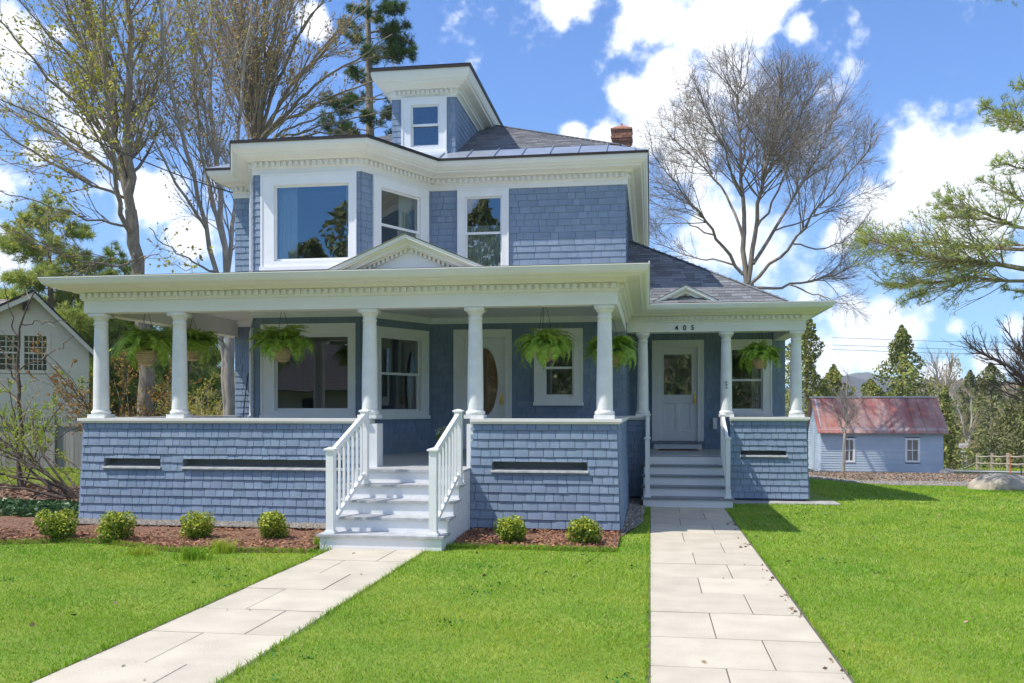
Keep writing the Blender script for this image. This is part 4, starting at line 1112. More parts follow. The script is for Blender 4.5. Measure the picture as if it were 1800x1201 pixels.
def inside(P, poly):
    x, y = P[:, 0], P[:, 1]; q = np.array(poly); r = np.zeros(len(P), bool)
    for (x1, y1), (x2, y2) in zip(q, np.roll(q, -1, 0)):
        c = ((y1 > y) != (y2 > y)) & (x < (x2-x1)*(y-y1)/(y2-y1+1e-12)+x1); r ^= c
    return r
def scatter(poly, dens, rng):
    q = np.array(poly); lo, hi = q.min(0), q.max(0); n = int(dens*(hi-lo).prod())
    P = lo + (hi-lo)*rng.random((n, 2)); return P[inside(P, poly)]
LAWNS = [[(-13.4, 4.6), (PLX0-.012, 4.6), (PLX0-.012, 11.2)] + [(x, float(bed_front(np.array(x)))) for x in np.linspace(PLX0-.05, -13.4, 24)] + [(-13.4, 8)],
         [(PLX1+.012, 4.6), (PRX0-.012, 4.6), (PRX0-.012, 17.4), (-.14, 17.4), (-.42, 13.6), (-.42, 11.75), (-1.7, 11.78), (PLX1+.06, 11.95), (PLX1+.012, 11.5)],
         [(PRX1+.012, 4.4), (14, 4.4), (19, 11.5), (24, 19), (26, 26.3), (9, 26.6), (3.4, 26.7), (3.6, 18.1), (1.55, 17.93), (PRX1+.012, 17.1)]]
def view_keep(P, m=.30):
    d = -P[:, 0]*math.sin(YAW) + P[:, 1]*math.cos(YAW); r = P[:, 0]*math.cos(YAW)+P[:, 1]*math.sin(YAW)
    return np.abs(r/d) < 900/F_PX+m
def fbm(P, seed, s):
    r = np.random.default_rng(seed); o = np.zeros(len(P))
    for k in range(6):
        a = r.random()*6.28; f = s*(1.6**k)*(.7+.6*r.random()); o += np.sin((P[:, 0]*math.cos(a)+P[:, 1]*math.sin(a))*f + r.random()*6.28)/(1.25**k)
    return o/3.0
gg = {0: Geo(), 1: Geo(), 2: Geo()}
for li, poly in enumerate(LAWNS):
    for y0, y1, dens, h, w in ((4.4, 7.5, 5200, .028, .0040), (7.5, 9.5, 3600, .029, .0050), (9.5, 12.5, 2300, .031, .0066), (12.5, 17.5, 1100, .034, .0092), (17.5, 27, 480, .038, .0135)):
        q = np.array(poly); b = [(q[:, 0].min(), y0), (q[:, 0].max(), y0), (q[:, 0].max(), y1), (q[:, 0].min(), y1)]
        P = scatter(b, dens, R); P = P[view_keep(P)]; P = P[inside(P, poly)]
        if not len(P): continue
        f = fbm(P, 11, .9) + .35*np.clip((9-P[:, 1])/4, -.5, 1) + .45*R.normal(size=len(P))
        hh = h*(1 + .25*fbm(P, 12, 2.0))
        Q3 = np.column_stack([P, hz(P[:, 0], P[:, 1])-.002])
        cls = np.where(f > .55, 1, np.where(R.random(len(P)) < .05, 2, 0))
        for k in (0, 1, 2):
            m_ = cls == k
            gg[k].add(*blades(Q3[m_], hh[m_], w, 1.7, R))
def grass_mat(name, a, b, vary):
    return material(name, a, b, scale=.7, rough=.6, vary=vary, hue=.018, translucent=.3, detail=6, contrast=(.3, .7))
M['grass_a'] = grass_mat('lawn_grass', (.165, .355, .013), (.31, .44, .026), .27)
M['grass_b'] = grass_mat('yellower_lawn_grass', (.36, .45, .035), (.42, .47, .06), .22)
M['grass_c'] = grass_mat('straw_grass', (.55, .50, .21), (.48, .46, .17), .2)
stuff('grass', gg[0], 'grass_a', 'bright green mown lawn grass around the paved paths', 'grass')
stuff('grass', gg[1], 'grass_b', 'yellower blades of grass mixed through the mown lawn', 'grass')
stuff('grass', gg[2], 'grass_c', 'straw coloured dead blades scattered in the mown lawn', 'grass')
# clover and small weeds in the turf
g = Geo()
for poly in LAWNS:
    C = scatter(poly, 2.2, R); C = C[view_keep(C)]; C = C[fbm(C, 21, 1.4) > .15]
    P = (C[:, None] + .07*R.normal(size=(len(C), 16, 2))).reshape(-1, 2); P = P[inside(P, poly)]
    g.add(*leaf_quads(np.column_stack([P, hz(P[:, 0], P[:, 1])+.012+.02*R.random(len(P))]), .026, R, flat=.75, aspect=.9))
M['clover'] = material('clover_leaves', (.085, .22, .03), rough=.6, vary=.35, hue=.02, translucent=.25)
stuff('clover', g, 'clover', 'small clover and weed patches in the mown lawn', 'clover')
g = Geo(); C = np.concatenate([scatter(p, .25, R) for p in LAWNS]); C = C[view_keep(C)]
g.add(*leaf_quads(np.column_stack([C, hz(C[:, 0], C[:, 1])+.032]), .05, R, flat=.8)); n = 16; C = np.column_stack([np.where(R.random(n) < .5, PLX0+.1+1.0*R.random(n), PRX0+.1+1.15*R.random(n)), 4.6+7*R.random(n), np.full(n, .016)])
g.add(*leaf_quads(C, .035, R, flat=.9)); stuff('fallen_leaves', g, 'leaf_litter', 'single dry leaves dropped on the lawn and paths', 'leaves')
# ragged tufts along the edges
g = Geo()
P = []
for x0, s in ((PLX0, -1), (PLX1, 1), (PRX0, -1), (PRX1, 1)):
    n = 900; y = 4.5 + (6.9 if x0 < -1 else 12.4)*R.random(n); P.append(np.column_stack([x0 + s*(.01+.03*R.random(n)), y]))
P = np.concatenate(P); g.add(*blades(np.column_stack([P, np.zeros(len(P))]), .06, .006, 1.3, R))
x = np.linspace(-13, PLX0-.05, 3500); x = x + .02*R.normal(size=len(x)); P = np.column_stack([x, bed_front(x)+.05*np.abs(R.normal(size=len(x)))]); g.add(*blades(np.column_stack([P, np.full(len(P), .01)]), .065, .007, 1.2, R))
x = PLX1+.05 + 2.4*R.random(1800); P = np.column_stack([x, 11.76+.05*R.normal(size=len(x))]); g.add(*blades(np.column_stack([P, np.full(len(P), .0)]), .07, .007, 1.2, R))
stuff('grass', g, 'grass_a', 'longer ragged grass along the edges of paths and beds', 'grass')
# four weedy grass clumps in the front of the left bed
first = None
for px_, py_, lab in ((340, 985, 'dark green grass clump spilling onto the lawn in front of the third shrub'), (392, 972, 'tall yellow green grass clump at the bed edge below the long drain slot'), (248, 976, 'small pale weed clump in bare earth below the second shrub'), (572, 962, 'wispy weeds beside the foot of the front steps')):
    d = CAM_H*F_PX/(py_-HORIZ); Yy = d*math.cos(math.atan((px_-900)/F_PX)-YAW)/math.cos(math.atan((px_-900)/F_PX))
    c = at(px_, py_, Yy); t = thing('grass_clump', lab, 'grass clump', (c[0], c[1], .0), 'grass clumps at the bed edge')
    n = 240; P = np.column_stack([c[0]+.09*R.normal(size=n), c[1]+.06*R.normal(size=n), np.zeros(n)])
    obj('blades', Geo().add(*blades(P, .17 if px_ != 248 else .11, .010, 1.0, R)), 'grass_a' if px_ in (340, 572) else 'grass_b', t, kind='stuff')
# bark chips, pebbles, fallen leaves
def chips(poly, dens, size, off, rng, flat=.75, aspect=.35):
    P = scatter(poly, dens, rng); return leaf_quads(np.column_stack([P, hz(P[:, 0], P[:, 1]) + off + .05*rng.random(len(P))]), size, rng, flat=flat, aspect=aspect)
bedL = [(x, float(bed_front(np.array(x)))+.03) for x in np.linspace(-13.2, ST0-.04, 30)] + [(ST0-.04, 12.85), (XL, 12.85), (-13.2, 13.6)]
bedR = [(ST1+.04, 12.0), (-1.7, 11.8), (-.44, 11.78), (-.44, 13.35), (ST1+.04, 13.35)]
g = Geo(); g.add(*chips(bedL, 900, .055, .02, R)); g.add(*chips(bedR, 1100, .055, .02, R)); stuff('bark_chips', g, 'mulch_chip', 'red brown bark mulch chips covering the shrub beds', 'mulch')
def pebbles(poly, dens, size, off, rng):
    P = scatter(poly, dens, rng); n = len(P); S = size*(.5+rng.random(n)); c = np.column_stack([P, hz(P[:, 0], P[:, 1])+off])
    D = np.array([(1,0,0),(0,1,0),(-1,0,0),(0,-1,0),(0,0,1.0)])[None]*(.6+.8*rng.random((n, 5, 1)))*S[:, None, None]; D[:, 4, 2] *= .7
    b = (np.arange(n)*5)[:, None]
    return (c[:, None]+D).reshape(-1, 3), None, np.concatenate([b+np.array([q]) for q in ((0,1,4),(1,2,4),(2,3,4),(3,0,4))])
g = Geo(); g.add(*pebbles([(XL, YP-.62), (ST0-.05, YP-.62), (ST0-.05, YP), (XL, YP)], 1200, .016, .085, R))
g.add(*pebbles([(-.44, 13.0), (-.12, 14.8), (-.12, 18.4), (-.44, 18.4)], 400, .03, .02, R)); g.add(*pebbles([(3.4, 26.8), (26, 26.4), (26, 30), (3.4, 30.6)], 90, .035, .03, R))
stuff('pebbles', g, 'pebble', 'gray pebbles at the porch foot and on the gravel drive', 'gravel')
g = Geo(); g.add(*chips([(-22, 14.3), (-9.2, 14.2), (-9.1, 19), (-22, 19.4)], 130, .10, .03, R, flat=.6, aspect=.6)); g.add(*chips([(4, 31), (28, 29), (22, 44), (4, 50)], 40, .075, .02, R, flat=.6, aspect=.6))
n = 130; y = np.sort(4.6+11*R.random(n)); P = np.column_stack([PRX1 - .02 - .05*np.abs(R.normal(size=n)), y, np.full(n, .016)]); P = P[np.sin(y*3.1)+np.sin(y*7.7) > .3]
g.add(*leaf_quads(P, .05, R, flat=.7)); stuff('fallen_leaves', g, 'leaf_litter', 'dry brown fallen leaves lying on beds and path edge', 'leaves')
P = scatter([(-17, 13.9), (-9.15, 13.5), (-9.1, 14.9), (-12, 15.5), (-17, 15.2)], 700, R); P = P[fbm(P, 5, 1.3) > -.25]
g = Geo().add(*leaf_quads(np.column_stack([P, .05+.11*R.random(len(P))]), .085, R, flat=.5, aspect=.8)); stuff('ground_ivy', g, 'ivy', 'dark green ivy ground cover at the porch corner', 'ground cover')
# grass beyond, on the left and beyond the road
g = Geo()
for poly, dens, h, w in (([(-30, 19.3), (-9.1, 19.3), (-9.1, 25.5), (-30, 25.5)], 130, .09, .02), ([(22, 52), (40, 42), (46, 62), (24, 80)], 16, .12, .06)):
    P = scatter(poly, dens, R); g.add(*blades(np.column_stack([P, hz(P[:, 0], P[:, 1])]), h, w, 1.0, R))
stuff('grass', g, 'grass_b', 'rougher grass by the fences and beyond the gravel', 'grass')

# ---------------------------------------------------------------- shrubs and ferns
def boxwood(px_, py_, r, lab, seed, zc=.0):
    r *= .88
    rg = np.random.default_rng(seed); d = (CAM_H-.05)*F_PX/(py_-HORIZ); a = math.atan((px_-900)/F_PX); Yy = d*math.cos(a-YAW)/math.cos(a)
    x, y = Yy*math.tan(a-YAW), Yy; t = thing('boxwood_shrub', lab, 'shrub', (x, y, .05), 'young boxwood shrubs planted in the mulch')
    lumps = [(rg.normal(0, .26, 3).clip(-.42, .42)*np.array((1, 1, .9))+np.array((0, 0, .62)))*r for _ in range(9)]; lr = [r*rg.uniform(.48, .68) for _ in lumps]
    P = []; NN = []
    for c, q in zip(lumps, lr):
        v = rg.normal(size=(430, 3)); v /= np.linalg.norm(v, axis=1, keepdims=True); rad = q*(.55+.5*rg.random((430, 1))**.6)
        P.append(c + v*rad*np.array((1, 1, .95))); NN.append(v)
    P = np.concatenate(P); NN = np.concatenate(NN); k = P[:, 2] > .0; P, NN = P[k], NN[k]
    P = P + np.array((x, y, .05))
    hi = (NN[:, 2] > -.15) & (rg.random(len(P)) < .62)
    Sp = Geo()
    for c in range(14):
        th = rg.random()*6.28; q = r*rg.uniform(.4, .75); Sp.tube([(x, y, .03), (x+q*.5*math.cos(th), y+q*.5*math.sin(th), .05+r*.4), (x+q*math.cos(th), y+q*math.sin(th), .05+r*rg.uniform(.5, 1.2))], [.012, .008, .003], 4)
    obj('stem', Sp, 'bark_dark', t)
    obj('foliage', Geo().add(*leaf_quads(P[~hi], .036, rg, NN[~hi])), 'box_leaf', t)
    obj('new_growth', Geo().add(*leaf_quads(P[hi]+NN[hi]*.01, .034, rg, NN[hi])), 'box_tip', t)
boxwood(101, 946, .30, 'yellow green boxwood at the outer end of the bed, beyond the porch corner', 21)
boxwood(205, 948, .28, 'round boxwood below the short drain slot of the porch wall', 22)
boxwood(347, 946, .29, 'broad boxwood below the middle of the long drain slot', 23)
boxwood(480, 946, .285, 'bright boxwood in the bed nearest the front steps on their outer side', 24)
boxwood(897, 952, .265, 'globe boxwood under the porch wall next to the front steps', 25)
boxwood(1027, 954, .265, 'globe boxwood under the porch wall near its lawn side corner', 26)

def frond(L, curl, seed, np_=22):
    """one fern frond: an arched midrib with two rows of leaflets; it grows along +x"""
    rg = np.random.default_rng(seed); t = np.linspace(0, 1, np_+1)
    ang = .95 - curl*t**1.15; dx = np.cos(ang); dz = np.sin(ang)
    x = np.concatenate([[0], np.cumsum((dx[1:]+dx[:-1])/2)])*L/np_; z = np.concatenate([[0], np.cumsum((dz[1:]+dz[:-1])/2)])*L/np_
    mid = np.stack([x, .02*np.sin(3*t)*L, z], 1); g = Geo(); g.tube(mid[::3], np.linspace(.003, .001, len(mid[::3])), 3)
    V, Q = [], []
    for i in range(2, np_+1):
        w = L*.25*math.sin(math.pi*min(1, .12+.95*t[i])**.8)*rg.uniform(.85, 1.1) + .006
        T = np.array((dx[i], 0, dz[i])); Nn = np.array((-dz[i], 0, dx[i]))
        for s in (1, -1):
            b = mid[i]; dirv = np.array((0, s, 0))*.92 + T*.38 - Nn*rg.uniform(.1, .4); h = T*L/np_*.42
            k = len(V); V += [b-h, b+h, b+dirv*w*.6+h*.8, b+dirv*w, b+dirv*w*.6-h*.8]; 
            Q.append((k, k+1, k+2, k+4)); g_t = (k+4, k+2, k+3); Q.append((k+4, k+2, k+3, k+3))
    Q = np.array(Q); q4 = Q[::2]; t3 = Q[1::2][:, :3]
    g.add(V, q4, t3)
    me = g.mesh('frond'); me.materials.append(M['fern']); return me
FRONDS = [frond(.46, 1.9, 31), frond(.52, 2.4, 32), frond(.40, 1.5, 33), frond(.50, 2.9, 34), frond(.44, 2.2, 35)]
bk = Geo(); prof = [(.0, -.16), (.07, -.155), (.10, -.13), (.135, -.06), (.15, .02), (.158, .03), (.15, .04), (.13, .035), (.12, .0), (0, .0)]
bk.lathe((0, 0, 0), prof, 24); BASKET = bk.mesh('basket', True); BASKET.materials.append(M['basket'])
wv = Geo()
for k in range(7):
    z = -.13 + k*.024; r = .10 + .05*min(1, (z+.13)/.15) + .004; an = np.linspace(0, 2*np.pi, 25); wv.tube(np.stack([r*np.cos(an), r*np.sin(an), z+.004*np.sin(an*12+k*np.pi)], 1), .008, 5)
WEAVE = wv.mesh('weave', True); WEAVE.materials.append(M['basket'])
def fern(c, s, ztop, lab, seed, nf=86):
    rg = random.Random(seed); t = thing('hanging_fern', lab, 'hanging fern', c, 'ferns in hanging baskets along the porch')
    for n, me in (('basket', BASKET), ('basket_weave', WEAVE)):
        o = bpy.data.objects.new(n, me); COL.objects.link(o); o.parent = t; o.scale = (s*.82, s*.82, s*.9)
    h = (ztop-c[2]); g = Geo()
    for k in range(3):
        a = k*2.094+.4; g.tube([(.15*s*math.cos(a), .15*s*math.sin(a), .03*s), (0, 0, h-.12)], .003, 4)
    g.tube([(0, 0, h-.13), (0, 0, h-.05), (.015, 0, h-.03), (0, 0, h)], .005, 5)
    o = bpy.data.objects.new('hanger', g.mesh('hanger')); o.data.materials.append(M['black']); COL.objects.link(o); o.parent = t
    for i in range(nf):
        o = bpy.data.objects.new('frond', rg.choice(FRONDS)); COL.objects.link(o); o.parent = t
        a = i*2.39996 + rg.uniform(-.3, .3); k = s*rg.uniform(.72, 1.12); lvl = i/nf
        o.location = (.09*s*math.cos(a), .09*s*math.sin(a), .04*s)
        o.rotation_euler = (rg.uniform(-.3, .3), -(-.72 + 1.5*(1-lvl)) + rg.uniform(-.25, .25) if i % 4 else rg.uniform(-.6, .25), a); o.scale = (k*.88, k, k*1.22)
    return t
fern(at(257, 622, 14.2)+(0, 0, 0), 1.42, 3.68, 'large hanging fern between the two outermost porch columns', 1)
fern(at(338, 616, 16.2), 1.42, 3.70, 'hanging fern half hidden behind the second porch column', 2)
fern(at(496, 617, 14.6), 1.36, 3.70, 'hanging fern in front of the wide ground floor bay window', 3)
fern(at(957, 617, 14.1), 1.18, 3.70, 'hanging fern beside the small ground floor window', 4)
fern(at(1074, 627, 15.7), 1.22, 3.70, 'hanging fern behind the corner column of the front porch', 5)
fern(at(1335, 634, 18.95), 1.16, 3.66, 'hanging fern in front of the window of the side porch', 6)
# flower pot by the front door
c = at(780, 775, 17.4); t = thing('flower_pot', 'small gray pot of white flowers on the porch by the front door', 'flower pot', (c[0], c[1], FL))
obj('pot', Geo().lathe((c[0], c[1], FL), [(0, 0), (.10, 0), (.13, .22), (.145, .24), (.13, .25), (.12, .22), (0, .22)], 20), 'pot', t, True)
rg = np.random.default_rng(9); v = rg.normal(size=(420, 3)); v /= np.linalg.norm(v, axis=1, keepdims=True); P = np.array((c[0], c[1], FL+.36)) + v*np.array((.16, .16, .16))*(.6+.45*rg.random((420, 1)))
obj('foliage', Geo().add(*leaf_quads(P, .05, rg)), 'leaf_spring', t, kind='stuff'); P2 = P[(v[:, 2] > .1)][:90]; obj('blossoms', Geo().add(*leaf_quads(P2+v[v[:, 2] > .1][:90]*.03, .05, rg, aspect=.95)), 'petal', t)
# doormat
mx0, mx1 = gx(1156, 20.7), gx(1228, 20.7)
t = thing('doormat', 'dark doormat with brown coir border before the side door', 'doormat', (mx0, 20.7, FW))
obj('mat', Geo().box(mx0, mx1, 20.45, 20.95, FW+.002, FW+.018), 'mat_edge', t); obj('mat_centre', Geo().box(mx0+.06, mx1-.06, 20.51, 20.89, FW+.018, FW+.022), 'mat', t)
# ---------------------------------------------------------------- trees
def plen(P): return np.linalg.norm(np.diff(P, axis=1), axis=2).sum(1)
def spawn(P, Rr, count, rng, t0=.25, t1=.95, ang=(.4, .8), lenf=.5, npts=4, up=.25, wob=.18, rf=.55, rmin=.004, taper=.3, lmax=9, bylen=True, side=None):
    """children of the branches P (B, n, 3) with radii Rr"""
    B, n, _ = P.shape; L = plen(P)
    idx = rng.choice(B, size=count, p=(L/L.sum()) if bylen else None); t = t0+(t1-t0)*rng.random(count)
    f = t*(n-1); i0 = np.minimum(f.astype(int), n-2); fr = (f-i0)[:, None]
    a, b = P[idx, i0], P[idx, i0+1]; base = a + (b-a)*fr
    T = (b-a)/(np.linalg.norm(b-a, axis=1, keepdims=True)+1e-9)
    r0 = Rr[idx, i0]*(1-fr[:, 0]) + Rr[idx, i0+1]*fr[:, 0]
    v = rng.normal(size=(count, 3)); v -= T*(v*T).sum(1, keepdims=True)
    if side is not None: v = v*np.array(side); v -= T*(v*T).sum(1, keepdims=True)
    v /= np.linalg.norm(v, axis=1, keepdims=True)+1e-9
    an = rng.uniform(*ang, size=(count, 1)); d = T*np.cos(an) + v*np.sin(an)
    ln = np.minimum(L[idx]*lenf*(1.1-.75*t)*rng.uniform(.6, 1.25, count), lmax); st = (ln/(npts-1))[:, None]
    C = np.zeros((count, npts, 3)); C[:, 0] = base
    for k in range(1, npts):
        C[:, k] = C[:, k-1] + d*st
        d = d + np.array((0, 0, up)) + wob*rng.normal(size=(count, 3)); d /= np.linalg.norm(d, axis=1, keepdims=True)
    rb = np.maximum(r0*rf*rng.uniform(.7, 1.0, count), rmin)
    CR = rb[:, None]*np.linspace(1, taper, npts)[None]; CR = np.maximum(CR, rmin*.6)
    return C, CR
def resample(pts, n):
    P = np.array(pts, float); d = np.concatenate([[0], np.cumsum(np.linalg.norm(np.diff(P, axis=0), axis=1))]); q = np.linspace(0, d[-1], n)
    # smooth interpolation through the points
    out = np.stack([np.interp(q, d, P[:, k]) for k in range(3)], 1)
    for _ in range(2): out[1:-1] = (out[:-2]+2*out[1:-1]+out[2:])/4
    return out
def limbs(defs, Y, rng, n=14, jit=.02):
    """defs: list of (pixels [(x, y, dY), ...], r0, r1) -> arrays"""
    P, Rr = [], []
    for px, r0, r1 in defs:
        q = resample([at(p[0], p[1], Y + (p[2] if len(p) > 2 else 0)) for p in px], n); q[1:-1] += jit*rng.normal(size=(n-2, 3))
        P.append(q); Rr.append(np.linspace(r0, r1, n))
    return np.array(P), np.array(Rr)
def tips(P, n, rng, lo=.4):
    i = rng.integers(len(P), size=n); t = lo+(1-lo)*rng.random(n); f = t*(P.shape[1]-1); k = np.minimum(f.astype(int), P.shape[1]-2); w = (f-k)[:, None]
    return P[i, k]*(1-w) + P[i, k+1]*w
def tree(name, label, base, parts, group=None, cat='tree'):
    t = thing(name, label, cat, base, group)
    for pn, g, m in parts: obj(pn, g, m, t, smooth=(pn in ('trunk', 'branches')), kind='stuff' if pn in ('twigs', 'buds', 'branches') else None)
    return t
def T2(*groups):
    g = Geo()
    for P, Rr, k in groups: g.tubes(P, Rr, k)
    return g

# the two-stemmed maple left of the porch
rg = np.random.default_rng(101); Y1 = 25.0
tr = limbs([([(257, 745), (256, 640), (250, 540), (242, 470), (236, 420), (230, 370)], .235, .17)], Y1, rg)
st = limbs([([(230, 372), (212, 290), (203, 230, .4), (194, 170, .6), (178, 95, .8), (150, -10, 1.2), (118, -140, 1.6)], .135, .05),
            ([(231, 372), (228, 300), (226, 220, -.2), (229, 120, -.3), (228, 0, -.5), (233, -160, -.6)], .14, .05),
            ([(236, 420), (215, 400, -.4), (205, 330, -.9), (196, 260, -1.4), (186, 150, -2), (182, -40, -2.6)], .075, .03)], Y1, rg, n=18, jit=.035)
l2 = limbs([([(207, 265), (150, 200, -.8), (90, 140, -1.5), (20, 60, -2.2), (-60, -40, -3)], .05, .015), ([(216, 320), (130, 255, 1), (60, 215, 1.8), (-30, 165, 2.5), (-110, 120, 3)], .05, .014),
            ([(222, 350), (140, 320, -.8), (70, 268, -1.8), (0, 230, -2.5), (-90, 190, -3)], .045, .012), ([(229, 200), (255, 130, 1), (290, 60, 2), (330, -30, 3)], .04, .014),
            ([(228, 280), (240, 210, .6), (256, 140, .9), (300, 90, 1.5), (360, 40, 2)], .035, .012), ([(233, 400), (150, 385, -1.2), (90, 360, -2), (-10, 330, -3)], .04, .012),
            ([(200, 200), (160, 110, .8), (110, 20, 1.4), (70, -80, 2)], .045, .015), ([(226, 200), (262, 165, -.8), (300, 100, -1.5), (345, 10, -2)], .035, .012),
            ([(238, 440), (225, 475, -.9), (120, 455, -1.8), (40, 415, -2.8), (-40, 385, -3.4)], .045, .012), ([(240, 460), (265, 445, -1), (310, 470, -1.5), (345, 470, -2)], .02, .008),
            ([(190, 150), (120, 100, -1), (40, 10, -2), (-20, -60, -2.4)], .04, .012)], Y1, rg, n=12, jit=.05)
a = spawn(np.concatenate([resample(p, 12)[None] for p in st[0]]), st[1][:, :12], 80, rg, .08, .97, (.4, .9), .42, 6, .10, .10, .45, .010, lmax=5.5)
b = spawn(np.concatenate([resample(p, 6)[None] for p in l2[0]]+[resample(p, 6)[None] for p in a[0]]), np.concatenate([l2[1][:, ::2], a[1]]), 900, rg, .12, 1, (.3, .8), .48, 5, .07, .15, .5, .006, lmax=3.0)
c = spawn(b[0], b[1], 4200, rg, .15, 1, (.3, .9), .55, 4, .05, .22, .55, .0045, lmax=1.6)
bp = np.concatenate([tips(c[0], 9000, rg), tips(b[0], 1800, rg)])
tree('maple_tree', 'two stemmed maple in yellow green bud rising left of the porch', at(257, 745, Y1)*np.array((1, 1, 0)), [('trunk', T2((*tr, 12), (*st, 9)), 'bark'), ('branches', T2((*l2, 6), (*a, 5), (*b, 4)), 'bark'),
     ('twigs', T2((*c, 3)), 'bark_pale'), ('buds', Geo().add(*leaf_quads(bp, .105, rg)), 'bud')])

# the many-stemmed tree at the porch corner
rg = np.random.default_rng(102); Y2 = 27.0
tr = limbs([([(404, 745), (403, 650), (400, 560), (398, 480)], .17, .15), ([(398, 745), (388, 560), (381, 480)], .10, .08)], Y2, rg, n=8)
st = limbs([([(398, 480), (392, 400), (388, 300), (372, 200, .5), (370, 100, .8), (371, -60, 1.2)], .10, .03), ([(381, 480), (366, 410), (345, 320, -.6), (322, 250, -1), (300, 160, -1.4), (285, 40, -2), (270, -120, -2.4)], .08, .03),
            ([(399, 490), (408, 400, .6), (412, 330, 1), (420, 200, 1.6), (438, 40, 2.2), (450, -100, 2.6)], .08, .03), ([(388, 400), (360, 300, .9), (345, 200, 1.3), (338, 60, 1.8), (330, -100, 2.2)], .06, .02),
            ([(366, 410), (330, 350, -1.2), (290, 290, -1.8), (250, 200, -2.6), (215, 60, -3)], .05, .015), ([(381, 480), (330, 455, -1.4), (290, 430, -2), (262, 400, -2.6)], .04, .012)], Y2, rg, n=14, jit=.04)
a = spawn(np.concatenate([resample(p, 10)[None] for p in st[0]]), st[1][:, :10], 95, rg, .05, .97, (.3, .7), .42, 6, .15, .10, .45, .010, lmax=5)
b = spawn(a[0], a[1], 800, rg, .12, 1, (.3, .7), .5, 5, .10, .14, .5, .006, lmax=2.6); c = spawn(b[0], b[1], 3600, rg, .15, 1, (.3, .8), .55, 4, .06, .2, .55, .0045, lmax=1.5)
tree('maple_tree', 'slender many stemmed tree fanning up behind the left porch corner', at(402, 745, Y2)*np.array((1, 1, 0)), [('trunk', T2((*tr, 10), (*st, 8)), 'bark_gray'), ('branches', T2((*a, 5), (*b, 4)), 'bark_gray'), ('twigs', T2((*c, 3)), 'bark_pale'),
     ('buds', Geo().add(*leaf_quads(np.concatenate([tips(c[0], 3200, rg), tips(b[0], 900, rg)]), .10, rg)), 'bud_tan')])

# the tree fanning out behind the bay roof
rg = np.random.default_rng(103); Y3 = 33.0
tr = limbs([([(446, 800), (447, 500), (448, 330), (449, 262)], .42, .32)], Y3, rg, n=8)
fan = [(330, -120, -2), (368, -140, 1), (400, -160, -1), (432, -170, 2), (460, -170, -2), (490, -160, 1), (525, -140, -1.5), (560, -110, 2), (610, -70, -1), (655, -10, 1.5), (690, 60, -2), (690, 130, 1), (290, -60, 1), (700, 190, -1)]
dd = []
fan += [(x+rg.uniform(-25, 25), y+rg.uniform(-20, 60), -d+rg.uniform(-1, 1)) for x, y, d in fan[1::2]]
for i, (x, y, dy) in enumerate(fan):
    x0, y0 = 449 + (x-449)*.03, 275 - 10*(i % 3)
    dd.append(([(x0, y0), (449+(x-449)*.13, y0-(y0-y)*.25, dy*.3), (449+(x-449)*.42, y0-(y0-y)*.55, dy*.7), (x, y, dy)], .08 if i not in (12, 13, 0) and i < 14 else .05, .018))
st = limbs(dd, Y3, rg, n=14, jit=.05)
a = spawn(np.concatenate([resample(p, 10)[None] for p in st[0]]), st[1][:, :10], 230, rg, .08, .97, (.2, .55), .38, 6, .10, .08, .5, .011, lmax=5.5)
b = spawn(a[0], a[1], 1700, rg, .12, 1, (.25, .6), .5, 5, .06, .12, .5, .008, lmax=2.8); c = spawn(b[0], b[1], 5200, rg, .15, 1, (.3, .7), .55, 4, .04, .18, .55, .006, lmax=1.6)
tree('maple_tree', 'tall bare tree fanning out above the bay window roof', at(446, 800, Y3)*np.array((1, 1, 0)), [('trunk', T2((*tr, 12), (*st, 8)), 'bark'), ('branches', T2((*a, 5), (*b, 4)), 'bark'), ('twigs', T2((*c, 3)), 'bark_pale'),
     ('buds', Geo().add(*leaf_quads(np.concatenate([tips(c[0], 6000, rg), tips(b[0], 1500, rg)]), .11, rg)), 'bud_tan')])

